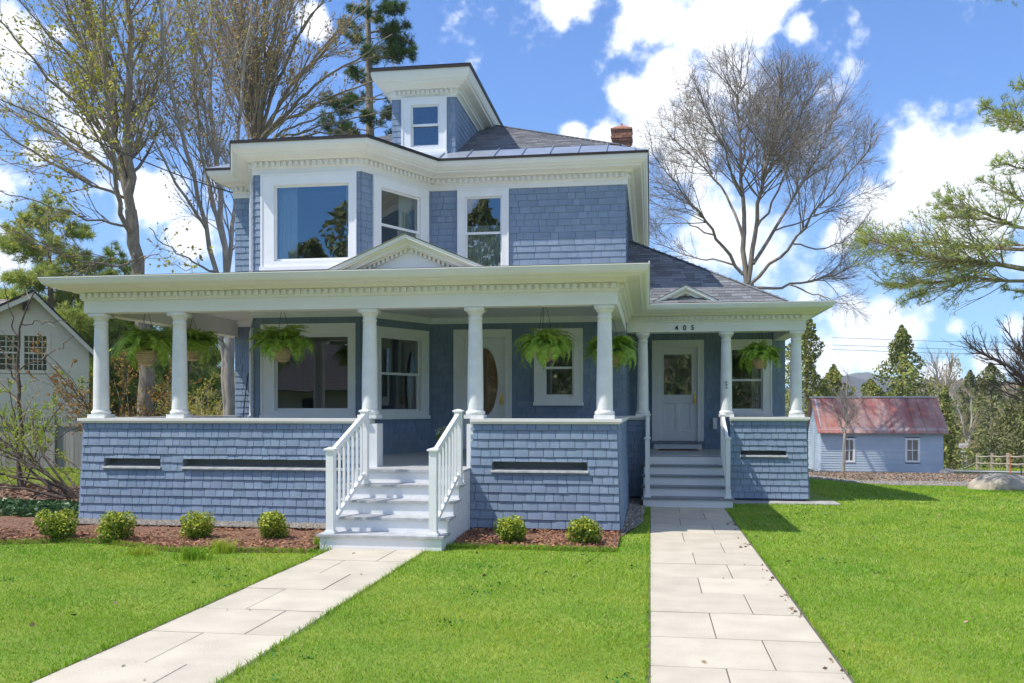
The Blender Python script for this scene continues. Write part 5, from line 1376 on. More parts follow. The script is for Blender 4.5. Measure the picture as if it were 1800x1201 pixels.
# the big round bare tree behind the side porch
rg = np.random.default_rng(104); Y4 = 46.0
tr = limbs([([(1316, 860), (1314, 700), (1312, 560), (1311, 500)], .48, .40)], Y4, rg, n=8)
z6 = lambda x, y: (1050 + x*.383, 100 + y*.383)
def L6(*p): return [(*z6(q[0], q[1]), q[2] if len(q) > 2 else 0) for q in p]
st = limbs([(L6((685, 1050), (668, 980), (668, 800), (662, 600), (655, 420, .5), (640, 230, .8), (660, 40, 1)), .20, .03),
            (L6((690, 1040), (715, 930), (722, 800), (735, 640, -.6), (790, 420, -1), (830, 250, -1.4), (850, 60, -2)), .19, .03),
            (L6((670, 1000), (640, 960), (585, 890), (545, 820, -1), (490, 730, -1.6), (400, 640, -2), (330, 560, -2.6), (250, 440, -3)), .13, .02),
            (L6((668, 830), (640, 740), (580, 620, 1), (530, 540, 1.4), (430, 450, 1.8), (350, 370, 2.4), (280, 300, 2.8)), .11, .02),
            (L6((715, 950), (760, 890), (810, 800, 1), (880, 680, 1.6), (960, 560, 2), (1040, 400, 2.6), (1110, 220, 3)), .14, .02),
            (L6((698, 1046), (735, 1008), (830, 930), (900, 860, -1), (1000, 690, -2), (1120, 600, -2.4), (1200, 480, -3), (1270, 400, -3.2)), .13, .02),
            (L6((690, 1056), (720, 1066), (790, 1075), (880, 1045, 1), (1000, 1030, 1.4), (1100, 1000, 2), (1200, 930, 2.4), (1290, 850, 3)), .11, .02),
            (L6((662, 640), (600, 480), (540, 330, -1), (480, 200, -1.4), (440, 80, -1.8)), .09, .02), (L6((660, 500), (690, 350), (720, 200, 1), (740, 60, 1.4)), .08, .02),
            (L6((722, 800), (820, 640), (900, 430, -1), (930, 280, -1.4), (990, 120, -1.8)), .09, .02), (L6((735, 700), (760, 560), (800, 400, 1), (780, 180, 1.6)), .07, .02),
            (L6((640, 960), (560, 930), (480, 935, 1.2), (380, 900, 1.8), (290, 860, 2.6), (240, 800, 3)), .07, .014), (L6((545, 820), (440, 780), (330, 720, 1.8), (240, 650, 2.5), (150, 590, 3)), .06, .014),
            (L6((810, 800), (950, 750), (1080, 700, 1.4), (1200, 640, 1.8), (1290, 600, 2)), .06, .014), (L6((960, 560), (1060, 500), (1150, 390, 2.6), (1200, 330, 3)), .05, .014), (L6((900, 860), (1040, 880), (1160, 830, -2), (1240, 740, -2.4)), .06, .014),
            (L6((530, 540), (470, 420), (420, 280, .6), (400, 110, .2)), .06, .014), (L6((880, 1045), (960, 1080), (1060, 1110, -1), (1150, 1140, -2), (1230, 1120, -2.4)), .06, .012)], Y4, rg, n=14, jit=.05)
st = (st[0], st[1]*.72)
a = spawn(np.concatenate([resample(p, 10)[None] for p in st[0]]), st[1][:, :10], 520, rg, .40, 1, (.35, 1.0), .50, 7, .03, .10, .45, .011, lmax=5.5)
b = spawn(a[0], a[1], 5200, rg, .25, 1, (.3, .95), .66, 5, .03, .16, .5, .0075, lmax=2.6); c = spawn(b[0], b[1], 17000, rg, .2, 1, (.3, .9), .65, 4, .04, .22, .55, .005, lmax=1.6)
tree('bare_tree', 'large round crowned bare tree behind the side porch roof', at(1316, 860, Y4)*np.array((1, 1, 0)), [('trunk', T2((*tr, 12), (*st, 8)), 'bark_t4'), ('branches', T2((*a, 5), (*b, 4)), 'bark_t4'), ('twigs', T2((*c, 3)), 'bark_gray')])

# a bare tree by the lawn's left edge: its branches shade the porch wall
rg = np.random.default_rng(108); b0 = np.array((-12.2, 9.3, 0.0))
P0 = np.array([[b0+(0, 0, 0), b0+(.05, 0, 1.2), b0+(.1, .05, 2.4), b0+(.1, .1, 3.4)]]); R0_ = np.array([[.19, .17, .155, .14]])
a0 = spawn(P0, R0_, 9, rg, .75, 1, (.3, .7), 1.9, 9, .10, .07, .62, .05, lmax=7)
a = spawn(a0[0], a0[1], 50, rg, .2, 1, (.4, .8), .42, 6, .08, .12, .5, .014, lmax=3.5); b = spawn(a[0], a[1], 260, rg, .15, 1, (.3, .8), .5, 5, .06, .16, .5, .008, lmax=2)
tree('bare_tree', 'bare tree at the left edge of the lawn shading the porch wall', b0, [('trunk', T2((P0, R0_, 10), (*a0, 8)), 'bark_gray'), ('branches', T2((*a, 5), (*b, 4)), 'bark_gray')])

# ---- conifers
def needles(P, L, w, rng, k=12, up=.35, D=None):
    """a tuft of needles at every point"""
    n = len(P)*k; Pk = np.repeat(P, k, 0); d = rng.normal(size=(n, 3)); d /= np.linalg.norm(d, axis=1, keepdims=True); d[:, 2] += up
    if D is not None: d += np.repeat(D, k, 0)*.7
    d /= np.linalg.norm(d, axis=1, keepdims=True)
    s = np.cross(d, rng.normal(size=(n, 3))); s /= np.linalg.norm(s, axis=1, keepdims=True)+1e-9; ll = (L*(.7+.6*rng.random((n, 1))))
    V = np.stack([Pk - s*w/2, Pk + s*w/2, Pk + d*ll], 1).reshape(-1, 3)
    return V, None, np.arange(n*3).reshape(-1, 3)
def pine(name, label, base, H, Rb, z_lo, nb, seed, mats=('needle', 'needle_dark'), trunk_r=.3, need=.22, dens=1.0, up=.06, defs=None, Yd=0, group=None, lean=(0, 0), shape=.75, k=10):
    rg = np.random.default_rng(seed); base = np.array(base, float); t = thing(name, label, 'tree', base, group)
    z = np.linspace(0, 1, 10); tp = base + np.stack([lean[0]*z*H+.1*np.sin(z*5), lean[1]*z*H+.1*np.cos(z*4), z*H], 1); tR = trunk_r*(1-.93*z)
    B0 = []; Rr = []
    for i in range(nb):
        q = z_lo + (1-z_lo)*(i+rg.random())/nb; L = Rb*(max(1-q, 0.02)/(1-z_lo))**shape*rg.uniform(.65, 1.15); an = i*2.4+rg.uniform(-.5, .5)
        o = base + np.array((lean[0]*q*H, lean[1]*q*H, q*H)); d = np.array((math.cos(an), math.sin(an), rg.uniform(-.1, .25))); P = [o]
        for k in range(7): P.append(P[-1] + d*L/7); d = d + np.array((0, 0, up)) + .08*rg.normal(size=3); d /= np.linalg.norm(d)
        B0.append(P); Rr.append(np.linspace(max(.02, trunk_r*.22*(1-q)), .008, 8))
    if defs is not None:
        P, q = limbs(defs, Yd, rg, n=8, jit=.02); B0 += list(P); Rr += list(q)
    B0, Rr = np.array(B0), np.array(Rr)
    n1 = int(len(B0)*14*dens); s1 = spawn(B0, Rr, n1, rg, .25, 1, (.5, 1.0), .36, 4, .05, .12, .5, .008, lmax=2.0, side=(1, 1, .35))
    s2 = spawn(s1[0], s1[1], int(n1*2.2), rg, .2, 1, (.4, .9), .5, 3, .08, .15, .6, .006, lmax=.8, side=(1, 1, .4))
    obj('trunk', Geo().tubes(tp[None], tR[None], 10), 'bark', t, True); obj('branches', T2((B0, Rr, 5), (*s1, 3), (*s2, 3)), 'bark', t, kind='stuff')
    Pn = np.concatenate([s2[0][:, 2], s2[0][:, 1], s1[0][:, 3], s1[0][:, 2], B0[:, 7]]); D = np.concatenate([s2[0][:, 2]-s2[0][:, 1], s2[0][:, 1]-s2[0][:, 0], s1[0][:, 3]-s1[0][:, 2], s1[0][:, 2]-s1[0][:, 1], B0[:, 7]-B0[:, 6]]); D /= np.linalg.norm(D, axis=1, keepdims=True)+1e-9
    hi = rg.random(len(Pn)) < .5
    obj('needles', Geo().add(*needles(Pn[hi], need, need*.085, rg, k=k, D=D[hi])), mats[0], t, kind='stuff'); obj('needles', Geo().add(*needles(Pn[~hi], need, need*.085, rg, k=k, D=D[~hi])), mats[1], t, kind='stuff')
    return t
# white pine whose boughs reach in from the right
Yp = 22.0
bz = lambda x, y: (1480+x*.3832, 100+y*.383)
def LB(*p): return [(*bz(q[0], q[1]), q[2] if len(q) > 2 else 0) for q in p]
pb = [(LB((980, 1010), (835, 975), (640, 930, -.4), (420, 930, -.6), (280, 890, -.8), (130, 840, -1)), .075, .012), (LB((960, 870), (800, 890), (600, 880, .5), (400, 850, .7), (250, 830, .8), (110, 845, 1)), .05, .01),
      (LB((990, 1040), (800, 1025), (600, 1020, .4), (430, 1030, .6), (300, 1050, .8), (170, 1040, 1)), .05, .01), (LB((430, 1030, .6), (380, 1080, .5), (330, 1110, .4), (280, 1125, .4)), .018, .006),
      (LB((980, 800), (840, 800), (740, 760, -.5), (620, 690, -.8), (440, 665, -1)), .05, .01), (LB((740, 760, -.5), (650, 740, -.6), (560, 740, -.3), (460, 740, -.1)), .03, .008),
      (LB((980, 660), (850, 680), (740, 620, .3), (625, 560, .5)), .045, .01), (LB((980, 560), (860, 520), (760, 490, -.3), (690, 500, -.5)), .035, .01), (LB((1000, 420), (900, 380), (780, 270, .4), (655, 225, .6)), .045, .01),
      (LB((1000, 330), (880, 300), (770, 300, -.4), (690, 280, -.5)), .03, .01), (LB((990, 200), (900, 170), (820, 140, .3), (785, 130, .4)), .035, .01), (LB((980, 1100), (880, 1090), (800, 1070, .2), (745, 1065, .4)), .03, .008),
      (LB((950, 900), (850, 860), (740, 870, .5), (640, 880, 1)), .03, .008), (LB((640, 930, -.4), (560, 970, -.2), (470, 960, .2), (400, 980, .4)), .02, .006)]
pbase = at(1875, 900, Yp)*np.array((1, 1, 0)) + np.array((0, 0, float(hz(10, 22))))
pine('white_pine', 'white pine whose sunny green boughs reach in at the right edge', pbase, 22, 3.2, .5, 26, 201, ('needle_sun', 'needle_sun2'), .34, .13, 2.7, .05, pb, Yp)
pine('white_pine', 'sunlit pine behind the maple, over the white neighbouring house', (*at(90, 700, 44)[:2], -.2), 13.5, 6.0, .15, 70, 202, ('needle_sun', 'needle_sun2'), .32, 0.36, 4.6, .03, k=15)
pine('white_pine', 'darker pine standing left of the sunlit pine', (*at(-45, 700, 50)[:2], -.2), 12, 4.8, .15, 52, 203, ('needle_sun2', 'needle'), .32, .36, 3.6, .03, k=13)
pine('white_pine', 'open pine seen between the left porch columns and above their roof', (*at(200, 700, 48)[:2], -.2), 11.5, 4.8, .12, 54, 204, ('needle_gold', 'needle'), .28, .36, 3.6, .02, k=13)
pine('white_pine', 'pine low behind the many stemmed tree at the porch corner', (*at(330, 700, 52)[:2], -.2), 10.0, 4.6, .10, 48, 206, ('needle_gold', 'needle'), .28, .36, 3.4, .02, k=13)
pine('tall_pine', 'tall dark pine whose tufted top stands behind the roof left of the dormer', (*at(650, 700, 42)[:2], -.2), 27, 2.7, .42, 40, 205, ('needle', 'needle_dark'), .42, 0.23, 3.3, .05, [([(645, 60), (670, 50, .5), (700, 65, .8), (722, 75, 1)], .06, .012), ([(645, 25), (680, 15, -.5), (712, 12, -.8)], .05, .012), ([(644, 105), (680, 100, 0), (722, 100, .2)], .05, .01), ([(643, 85), (690, 85, 1.5), (725, 92, 2)], .05, .01)], 42, shape=.55)

def cone_tree(name, label, base, H, Rb, n, seed, mat, size, group=None, z_lo=.03, p=.85, droop=False, trunk=.16, gap=.0):
    """conifer of flat sprays: the crown is a ragged cone built from lobes"""
    rg = np.random.default_rng(seed); base = np.array(base, float); t = thing(name, label, 'tree', base, group)
    h = z_lo + (1-z_lo)*rg.random(n)**1.25; an = rg.random(n)*2*np.pi
    nl = 34; lh, la = rg.random(nl)**1.2, rg.random(nl)*6.28; lob = np.zeros(n)
    for q, w in zip(lh, la): lob = np.maximum(lob, np.exp(-((h-q)/.085)**2 - (np.angle(np.exp(1j*(an-w)))/.5)**2))
    r = Rb*(1-h)**p*(.34+.85*lob)*(.35+.65*rg.random(n)**.35); keep = rg.random(n) > gap*(1-lob); h, an, r = h[keep], an[keep], r[keep]; n = len(h)
    P = base + np.stack([r*np.cos(an), r*np.sin(an), h*H - (r*.25 if droop else -r*.1)], 1)
    N = np.stack([np.cos(an), np.sin(an), np.full(n, .4)], 1)
    if droop: N = N*np.array((.3, .3, 1.5))
    obj('trunk', Geo().tube([base, base+(0.05, 0, H*.5), base+(0, 0, H*.97)], [trunk, trunk*.55, .01], 8), 'bark', t, True)
    obj('foliage', Geo().add(*leaf_quads(P, size, rg, N, aspect=.42)), mat, t, kind='stuff')
    return t
def gnd(x, y, Y): p = at(x, y, Y); return (p[0], p[1], float(hz(p[0], p[1])))
cg = None
cone_tree('cedar_tree', 'golden green cedar nearest the side porch, filling the gap beside its end column', gnd(1416, 800, 58), 9.6, 3.4, 9500, 301, 'cedar', .26, p=.75, gap=.4)
cone_tree('cedar_tree', 'shorter golden cedar just right of the one beside the porch', gnd(1466, 800, 60), 6.6, 2.9, 6500, 302, 'cedar', .26, p=.7, gap=.4)
cone_tree('cedar_tree', 'pointed cedar standing alone behind the middle of the red roofed shed', gnd(1585, 800, 62), 9.3, 4.3, 11000, 303, 'cedar', .27, p=.9, gap=.45)
cone_tree('cedar_tree', 'low cedar behind the left half of the red shed roof', gnd(1530, 800, 64), 6.0, 3.2, 6000, 304, 'cedar', .26, p=.7, gap=.4)
cone_tree('cedar_tree', 'small dark cedar at the right corner of the shed', gnd(1662, 800, 57), 5.0, 1.0, 2600, 305, 'cedar', .25, p=.5)
for i, (x, Yy, H, Rb, lab) in enumerate(((1742, 76, 8.2, 5.4, 'broad drooping hemlock behind the split rail fence'), (1800, 72, 6.6, 4.4, 'hemlock behind the fence at the right edge of the view'), (1706, 95, 9.4, 4.2, 'hemlock behind the leaning birch'), (1860, 86, 9, 4.8, 'hemlock beyond the right edge hemlock'))):
    cone_tree('hemlock_tree', lab, gnd(x, 820, Yy), H, Rb, 6500, 310+i, 'hemlock', .32, z_lo=.10, p=.75, droop=True, gap=.55, trunk=.20)

# ---- birches, bare trees by the road
def bare(name, label, defs, Y, seed, mat, mat2, na=40, nb_=220, nc=800, up=.06, rmin=.008, group=None, buds=None, lmax=3.0, ang=(.3, .8)):
    rg = np.random.default_rng(seed); st = limbs(defs, Y, rg, n=12, jit=.03)
    P = np.concatenate([resample(p, 10)[None] for p in st[0]]); a = spawn(P, st[1][:, :10], na, rg, .3, 1, ang, .4, 6, up, .12, .5, rmin*1.5, lmax=lmax)
    b = spawn(a[0], a[1], nb_, rg, .15, 1, ang, .5, 5, up*.7, .16, .5, rmin, lmax=lmax*.6); c = spawn(b[0], b[1], nc, rg, .15, 1, ang, .55, 4, up*.5, .2, .55, rmin*.7, lmax=lmax*.35)
    base = st[0][0][0].copy()
    pr = [('trunk', T2((*st, 8)), mat), ('branches', T2((*a, 5), (*b, 4)), mat2), ('twigs', T2((*c, 3)), mat2)]
    if buds: pr.append(('buds', Geo().add(*leaf_quads(tips(c[0], buds[1], rg), buds[2], rg)), buds[0]))
    return tree(name, label, base, pr, group)
bare('birch_tree', 'leaning white birch with twin trunks beside the small road sign', [([(1697, 818), (1701, 775), (1690, 735), (1680, 712), (1668, 690)], .13, .05), ([(1697, 818), (1703, 770), (1709, 740), (1708, 700), (1703, 688)], .10, .04)], 70, 401, 'bark_birch', 'bark_pale', 24, 130, 500, .08)
bare('birch_tree', 'pale upright birch rising behind the right end of the shed', [([(1660, 780), (1661, 720), (1663, 690), (1672, 650), (1675, 620)], .14, .04), ([(1661, 720), (1660, 690), (1664, 660), (1664, 640)], .09, .04)], 75, 402, 'bark_birch', 'bark_pale', 30, 160, 600, .10)
bare('bare_tree', 'thin grey bare tree left of the pale birch', [([(1650, 790), (1652, 730), (1655, 690), (1645, 650), (1637, 622)], .14, .03)], 80, 403, 'bark_gray', 'bark_gray', 40, 220, 700, .10)
bare('bare_tree', 'spreading bare tree leaning in at the right edge above the hemlocks', [([(1870, 830), (1850, 760), (1830, 700), (1800, 660), (1770, 640), (1735, 625), (1705, 610)], .24, .03), ([(1850, 760), (1820, 680), (1795, 620), (1775, 590), (1765, 575)], .18, .03), ([(1840, 720), (1790, 700), (1750, 680), (1720, 665)], .10, .02), ([(1820, 680), (1800, 620), (1800, 560)], .14, .03), ([(1850, 760), (1870, 640), (1860, 560)], .16, .03)], 52, 404, 'bark_dark', 'bark_dark', 110, 700, 2200, .10, .010)
bare('young_tree', 'slim young bare tree in front of the shed wall, before its first window', [([(1483, 835), (1484, 790), (1486, 740), (1487, 700), (1490, 660)], .085, .02), ([(1486, 760), (1472, 735), (1462, 715)], .03, .01), ([(1486, 750), (1500, 730), (1512, 715)], .03, .01)], 46, 405, 'bark_gray', 'bark_gray', 40, 180, 420, .12, .008)
# woods far off: one mass left and one right
def woods(name, label, x0, x1, Y0, Y1, n, H, seed, mat='bark_gray', leaf=None, zb=None):
    rg = np.random.default_rng(seed); Yv = Y0+(Y1-Y0)*rg.random(n); xv = x0+(x1-x0)*rg.random(n); B = np.array([at(x, 800, y) for x, y in zip(xv, Yv)]); B[:, 2] = hz(B[:, 0], B[:, 1])
    h = H*(.5+.6*rg.random(n)); P = np.stack([B + np.stack([.04*h*rg.normal(size=n)*k, .04*h*rg.normal(size=n)*k, h*k], 1) for k in (0, .35, .7, 1)], 1); Rr = (.012*h)[:, None]*np.array((1, .75, .45, .12))
    a = spawn(P, Rr, n*10, rg, .15, .98, (.4, .9), .34, 4, .12, .12, .45, .02, lmax=3.5); b = spawn(a[0], a[1], n*55, rg, .1, 1, (.3, .9), .5, 3, .08, .2, .5, .012, lmax=1.8)
    stuff(name, T2((P, Rr, 5), (*a, 3), (*b, 3)), mat, label, 'woods')
    if leaf: stuff('young_foliage', Geo().add(*leaf_quads(tips(b[0], n*leaf[1], rg, .1), leaf[2], rg)), leaf[0], leaf[3], 'foliage')
woods('woodland', 'grey brown bare woodland far behind the left side of the porch', -150, 460, 62, 95, 70, 7.5, 501, 'bark_gray', ('bud_tan', 60, .20, 'bronze young foliage in the far woodland on the left'))
woods('woodland', 'tawny bare woodland behind the shed and the road', 1590, 1900, 98, 150, 150, 10.5, 502, 'bark_pale', ('bud_tan', 80, .24, 'tawny young foliage in the woodland beyond the road'))
# bushes
def bush(label, base, r, h, n, seed, leafmat=None, nl=0, ls=.05, bark='bark_dark', name='bush', arch=.0, group=None, side=None):
    rg = np.random.default_rng(seed); base = np.array(base, float); t = thing(name, label, 'bush', base, group); P = []
    for i in range(n):
        an = rg.random()*6.28; d = np.array((math.cos(an)*.45, math.sin(an)*.45, 1.0)) if side is None else np.array((side[0]+.35*rg.normal(), side[1]+.3*rg.normal(), side[2]*rg.uniform(.3, 1.6)))
        d /= np.linalg.norm(d); L = math.hypot(r, h)*rg.uniform(.6, 1.05); q = [base + np.array((rg.normal()*.1, rg.normal()*.1, 0))]
        for k in range(7): q.append(q[-1]+d*L/7); d = d + np.array((math.cos(an)*.10, math.sin(an)*.10, -arch)) + .10*rg.normal(size=3); d /= np.linalg.norm(d)
        P.append(q)
    P = np.array(P); P[..., 2] = np.maximum(P[..., 2], base[2]+.0); Rr = np.repeat(np.linspace(.018 if r < 2.4 else .03, .005, 8)[None], n, 0)
    a = spawn(P, Rr, n*7, rg, .25, 1, (.3, .9), .36, 5, .08, .2, .55, .005, lmax=1.4); b = spawn(a[0], a[1], n*22, rg, .15, 1, (.3, .9), .5, 4, .05, .2, .6, .0035, lmax=.7)
    obj('stems', T2((P, Rr, 6), (*a, 4), (*b, 3)), bark, t)
    if leafmat: obj('leaves', Geo().add(*leaf_quads(np.concatenate([tips(b[0], nl, rg, .2), tips(a[0], nl//4, rg, .3)]), ls, rg, aspect=.5)), leafmat, t, kind='stuff')
    return t
pb0 = at(133, 884, 16.4)
bush('large spreading shrub with dark arching stems and fresh green leaves left of the porch', (pb0[0], pb0[1], .0), 3.0, 2.6, 13, 601, 'leaf_spring', 4400, .050, arch=.03, side=(-.75, -.05, .55))
pb1 = at(40, 884, 18.6)
bush('leafy green shrub in front of the white neighbouring house', (pb1[0], pb1[1], .0), 1.7, 2.9, 6, 602, 'leaf_spring', 2400, .055, arch=.0)
bush('golden tan twiggy hedge bush seen under the hanging ferns beyond the porch rail', (*at(352, 720, 36)[:2], -.1), 2.6, 2.6, 46, 603, 'bud', 5600, .08, 'bark_pale')
bush('bronze leaved shrub between the two outer porch columns', (*at(212, 720, 23)[:2], -.1), 1.9, 4.2, 22, 604, 'leaf_orange', 3400, .075)
bush('brush beside the birch at the road', gnd(1678, 815, 68), 2.0, 2.2, 22, 605, 'bud_tan', 900, .10, 'bark_pale')
# slim tree with pale crooked branches in front of the neighbour
bare('young_tree', 'slim crooked tree with pale curling branches before the neighbour window', [([(38, 892), (37, 790), (35, 700), (24, 640), (33, 590), (45, 545), (62, 510)], .06, .015), ([(33, 600), (20, 560), (6, 500)], .02, .008), ([(35, 650), (60, 640), (95, 620), (130, 590)], .018, .006), ([(38, 680), (12, 640), (2, 600), (-10, 585)], .02, .008), ([(38, 570), (60, 568), (85, 565), (118, 566)], .014, .006)], 18.2, 406, 'bark_dark', 'bark_pale', 16, 50, 110, .05, .005, lmax=1.0, ang=(.5, 1.1), buds=('leaf_orange', 60, .05))

# ---------------------------------------------------------------- buildings and fences beyond
# white house on the left
pk = at(60, 517, 30.0); RH, LH = 1.80, 3.45; ze = at(157, 607, 30.0)[2]-.10; zp = pk[2]-.10
nb = thing('neighbour_house', 'white clapboard house with brown roof behind the shrubs on the left', 'house', (pk[0], 30, 0))
fr = wall_frame((pk[0]-LH, 30), (pk[0]+RH, 30), 0.0); L = fr.L
wz0, wz1 = at(40, 651, 30)[2], at(40, 591, 30)[2]; wa, wb = LH-1.55, LH+.40
z = 0.0
edge = lambda q: (0.0, L) if q <= ze else (LH*(1-(zp-q)/(zp-ze)), LH+RH*(zp-q)/(zp-ze))
while z < zp-.05:
    z2 = min(z+.14, zp-.02); a0, b0 = edge(z); a1, b1 = edge(z2)
    spans = [(a0, b0, a1, b1)]
    if z2 > wz0 and z < wz1: spans = [(a0, wa, a1, wa), (wb, b0, wb, b1)]
    for s0, s1, u0, u1 in spans:
        if s1-s0 < .02: continue
        g = Geo(); g.hexa([fr.pt(s0, z, .014), fr.pt(s1, z, .014), fr.pt(s1, z, -.1), fr.pt(s0, z, -.1), fr.pt(u0, z2, .004), fr.pt(u1, z2, .004), fr.pt(u1, z2, -.1), fr.pt(u0, z2, -.1)])
        obj('clapboard', g, 'siding', nb)
    z = z2
g = Geo(); g.box(pk[0]-LH, pk[0]+RH, 30.12, 34, 0, ze); g.box(pk[0]-14, pk[0]-LH+.3, 31.2, 38, 0, ze-.2); obj('wall', g, 'siding', nb)
for sg, hw_ in ((-1, LH), (1, RH)):
    k = (hw_+.35)/hw_
    P = np.array((pk[0], 29.62, pk[2])); Q = np.array((pk[0]+sg*(hw_+.35), 29.62, pk[2]-(zp-ze)*k))
    g = Geo(); g.hexa([P, Q, Q+(0, 4.4, 0), P+(0, 4.4, 0), P+(0, 0, .10), Q+(0, 0, .10), Q+(0, 4.4, .10), P+(0, 4.4, .10)]); obj('roof', g, 'brown_roof', nb)
    g = Geo(); g.hexa([P+(0, -.03, -.16), Q+(0, -.03, -.16), Q+(0, .03, -.16), P+(0, .03, -.16), P+(0, -.03, .03), Q+(0, -.03, .03), Q+(0, .03, .03), P+(0, .03, .03)]); obj('rake_board', g, 'siding', nb)
    g = Geo(); g.hexa([P+(0, -.05, .03), Q+(0, -.05, .03), Q+(0, .03, .03), P+(0, .03, .03), P+(0, -.05, .11), Q+(0, -.05, .11), Q+(0, .03, .11), P+(0, .03, .11)]); obj('roof_edge', g, 'drip', nb)
fm = slope((pk[0]-14, 30.9, ze-.25), (pk[0]-.2, 30.9, ze-.25), (0, 1.0, .86))
g = Geo(); Hm = (pk[2]+.12-(ze-.25))/fm.v[2]; sheet(fm, 0, fm.L, 0, Hm, [], g=g); r_ = obj('main_roof', g, 'roof_under', nb)
obj('roof_shingles', join_shingles([s for s in shingle_rows(fm, lambda t: max(0, fm.L-6), lambda t: fm.L, 0, Hm, .16, (.2, .5), rng, thick=.02)]), 'brown_roof', r_, kind='stuff')
f2 = fr; w = bpy.data.objects.new('window', None); COL.objects.link(w); w.parent = nb; w.location = Vector((fr.O[0]+wa, 30, wz0))-nb.location
g = Geo(); e = .12
for q in ((wa-e, wa, wz0-e, wz1+e), (wb, wb+e, wz0-e, wz1+e), (wa, wb, wz1, wz1+e), (wa, wb, wz0-e, wz0), ((wa+wb)/2+.12, (wa+wb)/2+.26, wz0, wz1)): fr.box(g, *q, -.08, .05)
obj('frame', g, 'siding', w)
mid = (wa+wb)/2+.19; g = Geo()
for a, b in ((wa, mid-.07), (mid+.07, wb)):
    for i in range(1, 5): s = a+(b-a)*i/5; fr.box(g, s-.012, s+.012, wz0, wz1, -.05, -.02)
    for i in range(1, 6): s = wz0+(wz1-wz0)*i/6; fr.box(g, a, b, s-.012, s+.012, -.049, -.021)
    fr.box(g, a, b, (wz0+wz1)/2-.03, (wz0+wz1)/2+.03, -.052, -.018)
obj('muntins', g, 'siding', w); g = Geo(); g.add([fr.pt(wa, wz0, -.06), fr.pt(wb, wz0, -.06), fr.pt(wb, wz1, -.06), fr.pt(wa, wz1, -.06)], [(0, 1, 2, 3)]); obj('pane', g, 'glass', w)
g = Geo(); fr.box(g, wa-.1, wb+.1, wz0-.1, wz1+.1, -.115, -.105); obj('dark_backing', g, 'dark', w)  # near-black sheet behind the pane in place of an unlit room
g = Geo(); p = np.array((pk[0]-.27, 0, at(45, 541, 30)[2])); g.box(p[0]-.08, p[0]+.08, 29.7, 29.98, p[2]-.12, p[2]+.12); obj('gable_lamp', g, 'black', nb)
nb.rotation_euler = (0, 0, .60)
# gray board fence on the left
fe = thing('board_fence', 'weathered gray board fence behind the shrubs on the left', 'fence', (-14, 25.6, 0))
rr = random.Random(3); xx = -24.0; bm_ = Geo().box(0, 1, -.01, .01, 0, 1).mesh('board'); bm_.materials.append(M['fence'])
while xx < -9.3:
    o = bpy.data.objects.new('board', bm_); COL.objects.link(o); o.parent = fe; o.location = Vector((xx, 25.6+rr.uniform(-.006, .006), .02))-fe.location; o.scale = (.137, 1, 1.26+rr.uniform(-.01, .01)); xx += .145
for i in range(6): g = Geo(); x = -24.0+i*2.95; g.box(x-.05, x+.05, 25.48, 25.58, 0, 1.62); obj('post', g, 'fence', fe)
for z in (1.29, 1.55): g = Geo(); g.box(-24, -9.3, 25.54, 25.62, z, z+.05); obj('rail', g, 'fence', fe)
g = Geo()
for i in range(170): x = -24+.0865*i; g.box(x, x+.03, 25.57, 25.59, 1.34, 1.55)
obj('lattice', g, 'fence', fe, kind='stuff')
# blue shed with the rust red roof
sx0, sx1, sy0, sy1 = 8.92, 15.02, 50.0, 53.8; sz = float(hz(12, 50))-.05; se = .78; sr = 2.42
sh = thing('shed', 'small pale blue clapboard shed with a rust red metal roof beyond the lawn', 'shed', (12, 51.9, sz))
fS = wall_frame((sx0, sy0), (sx1, sy0), 0.0); fG2 = wall_frame((sx0, sy1), (sx0, sy0), 0.0)
sw = []
for a, b in ((1482.5, 1503), (1590.5, 1617)):
    xa, xb = gx(a, sy0), gx(b, sy0); sw.append((xa-sx0, xb-sx0, at(a, 813, sy0)[2], at(a, 770, sy0)[2]))
z = sz; 
while z < se:
    z2 = min(z+.128, se); cuts = [(0, fS.L)]
    for a, b, c, d in sw:
        if z2 > c and z < d: cuts = [q for s0, s1 in cuts for q in (((s0, a), (b, s1)) if s0 < a < s1 else ((s0, s1),))]
    for s0, s1 in cuts:
        if s1-s0 < .01: continue
        g = Geo(); g.hexa([fS.pt(s0, z, .03), fS.pt(s1, z, .03), fS.pt(s1, z, -.05), fS.pt(s0, z, -.05), fS.pt(s0, z2+.01, .004), fS.pt(s1, z2+.01, .004), fS.pt(s1, z2+.01, -.05), fS.pt(s0, z2+.01, -.05)]); obj('clapboard', g, 'shed', sh)
    z = z2
z = sz; hd = fG2.L/2
while z < sr-.05:
    z2 = min(z+.128, sr-.05); hf = lambda q: hd if q < se else max(.02, hd*(sr-q)/(sr-se)); g = Geo()
    g.hexa([fG2.pt(hd-hf(z), z, .03), fG2.pt(hd+hf(z), z, .03), fG2.pt(hd+hf(z), z, -.05), fG2.pt(hd-hf(z), z, -.05), fG2.pt(hd-hf(z2), z2, .004), fG2.pt(hd+hf(z2), z2, .004), fG2.pt(hd+hf(z2), z2, -.05), fG2.pt(hd-hf(z2), z2, -.05)]); obj('clapboard', g, 'shed', sh); z = z2
g = Geo(); g.box(sx0+.1, sx1-.0, sy0+.3, sy1-.06, sz-.3, se-.02); obj('wall', g, 'shed', sh)
g = Geo(); fG2.box(g, hd-.9, hd+.1, sz+.05, sz+2.0, .0, .045); obj('door', g, 'shed', sh)
nP = 12
